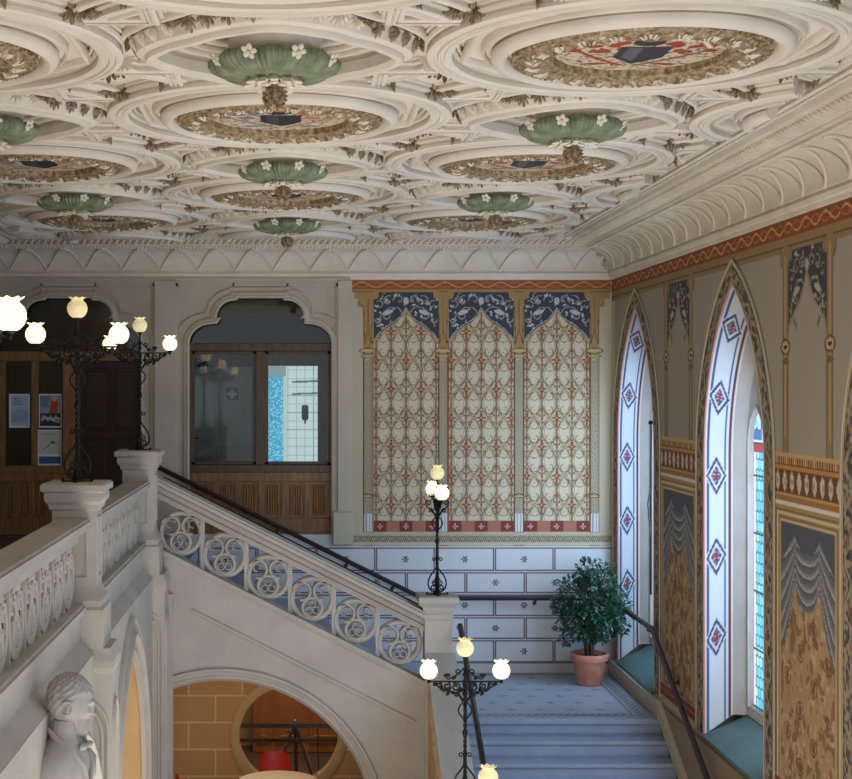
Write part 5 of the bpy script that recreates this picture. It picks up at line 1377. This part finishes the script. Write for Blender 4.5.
# ================================================================= BUST
def bust():
    t = empty('bust_sculpture', (-1.46, 9.10, 3.41)); tag(t, 'grey stone bust of a bearded man in a coat, below the left balustrade', 'bust')
    # head built in its own frame: face towards +x
    nu, nv = 150, 110
    th, ph = np.meshgrid(np.linspace(-PI, PI, nu, endpoint=False), np.linspace(.02, PI-.02, nv))
    dx, dy, dz = np.sin(ph)*np.cos(th), np.sin(ph)*np.sin(th), np.cos(ph)
    G = lambda a0, p0, sa, sp: np.exp(-((th-a0)/sa)**2-((ph-p0)/sp)**2)
    rx, ry, rz = .125, .098, .150
    R = np.ones_like(th)
    R += .05*np.exp(-((np.abs(th)-PI)/.9)**2-((ph-1.25)/.6)**2)         # back of skull
    R += .10*G(0, 1.38, .55, .10)*1.0                                    # brow
    R -= .13*(G(.36, 1.56, .16, .13)+G(-.36, 1.56, .16, .13))            # eye sockets
    R += .06*(G(.36, 1.58, .08, .06)+G(-.36, 1.58, .08, .06))            # eyeballs
    R += .19*np.exp(-(th/.16)**2)*np.clip((ph-1.40)/.40, 0, 1)*np.exp(-(np.clip(ph-1.80, 0, 9)/.05)**2)   # nose
    R += .08*G(0, 1.80, .20, .06)
    R += .05*(G(.5, 1.78, .2, .15)+G(-.5, 1.78, .2, .15))                # cheeks
    R += .10*G(0, 1.97, .34, .06)                                        # moustache
    R -= .07*G(0, 2.06, .20, .03); R += .05*G(0, 2.11, .16, .035)        # mouth
    beard = np.exp(-(th/.95)**4)*sst(1.95, 2.35, ph)
    R += .46*beard*np.exp(-((ph-2.5)/.5)**2)
    rs = np.random.RandomState(5)
    curl = np.sin(9*th+3*np.sin(5*ph))*np.sin(13*ph+2*np.sin(4*th))+.5*np.sin(21*th+17*ph)
    hair = np.clip(sst(1.25, 1.0, ph+0*th)+sst(1.15, 1.5, np.abs(th))*sst(2.3, 1.9, ph), 0, 1)
    R += hair*(.075+.030*curl); R += beard*.028*np.sin(26*th+4*np.sin(9*ph))
    Xh, Yh, Zh = rx*R*dx, ry*R*dy, rz*R*dz
    tau = -.30; Xr, Zr = Xh*math.cos(tau)-Zh*math.sin(tau)*-1*-1, Zh*1.0   # slight nod
    Xr = Xh*math.cos(tau)+Zh*math.sin(-tau)*.6; Zr = -Xh*math.sin(-tau)+Zh*math.cos(tau)
    v = np.stack([Xr, Yh, Zr], -1).reshape(-1, 3).tolist()
    f = [(j*nu+i, (j+1)*nu+i, (j+1)*nu+(i+1) % nu, j*nu+(i+1) % nu) for j in range(nv-1) for i in range(nu)]
    f += [tuple(range(nu)), tuple(reversed([(nv-1)*nu+i for i in range(nu)]))]
    m = MB(); m.add(v, f)
    for s in (-1, 1):   # ears
        m.tube([(-.015+.028*math.cos(a), s*(.104+.006*math.sin(a)), -.02+.040*math.sin(a)) for a in np.linspace(-2.2, 2.4, 14)][::-1], .009, 6); m.ell((-.01, s*.098, -.03), (.018,.012,.028), 8, 5)
    # neck and shoulders
    rings = [(.075,.075,-.10,-.02),(.080,.080,-.16,-.03),(.085,.09,-.20,-.035),(.11,.14,-.24,-.04),(.135,.20,-.29,-.05),(.15,.27,-.36,-.05),(.15,.29,-.44,-.06),(.12,.27,-.52,-.08),(.06,.20,-.58,-.10)]
    vv = []; n = 40
    for a, b, z, ox in rings:
        for i in range(n):
            an = 2*PI*i/n; fold = 1+.03*math.sin(7*an+z*20)*(z < -.25); qx, qy = a*math.cos(an)*fold, b*math.sin(an)*fold; w_ = min(1, max(0, (-.2-z)/.1))*-.55; vv.append((ox+qx*math.cos(w_)-qy*math.sin(w_), qx*math.sin(w_)+qy*math.cos(w_), z))
    ff = [(k*n+i, k*n+(i+1) % n, (k+1)*n+(i+1) % n, (k+1)*n+i) for k in range(len(rings)-1) for i in range(n)]+[tuple(range(n)), tuple(reversed([(len(rings)-1)*n+i for i in range(n)]))]
    m.add(vv, ff)
    m.build('figure', M['marble'], t, True, 70)
    m = MB()   # coat lapels, bow tie
    for s in (-1, 1):
        m.tube([(-.10, s*.08, -.15), (-.02, s*.11, -.20), (.06, s*.085, -.27), (.105, s*.04, -.36), (.115, s*.015, -.46)], [.014,.020,.022,.020,.014], 8, flat=.6)
        m.ell((.095, s*.032, -.245), (.022,.034,.022), 8, 5)
    m.ell((.10, 0, -.245), (.02,.014,.016), 8, 5)
    m.v = [(x*math.cos(-.45)-y*math.sin(-.45), x*math.sin(-.45)+y*math.cos(-.45), z) for x, y, z in m.v]; m.build('coat_collar', M['marble'], t)
    for o in t.children: o.location.x += 0
    t.rotation_euler.z = math.radians(6); t.scale = (1.15, 1.15, 1.12)
    return t
bust()
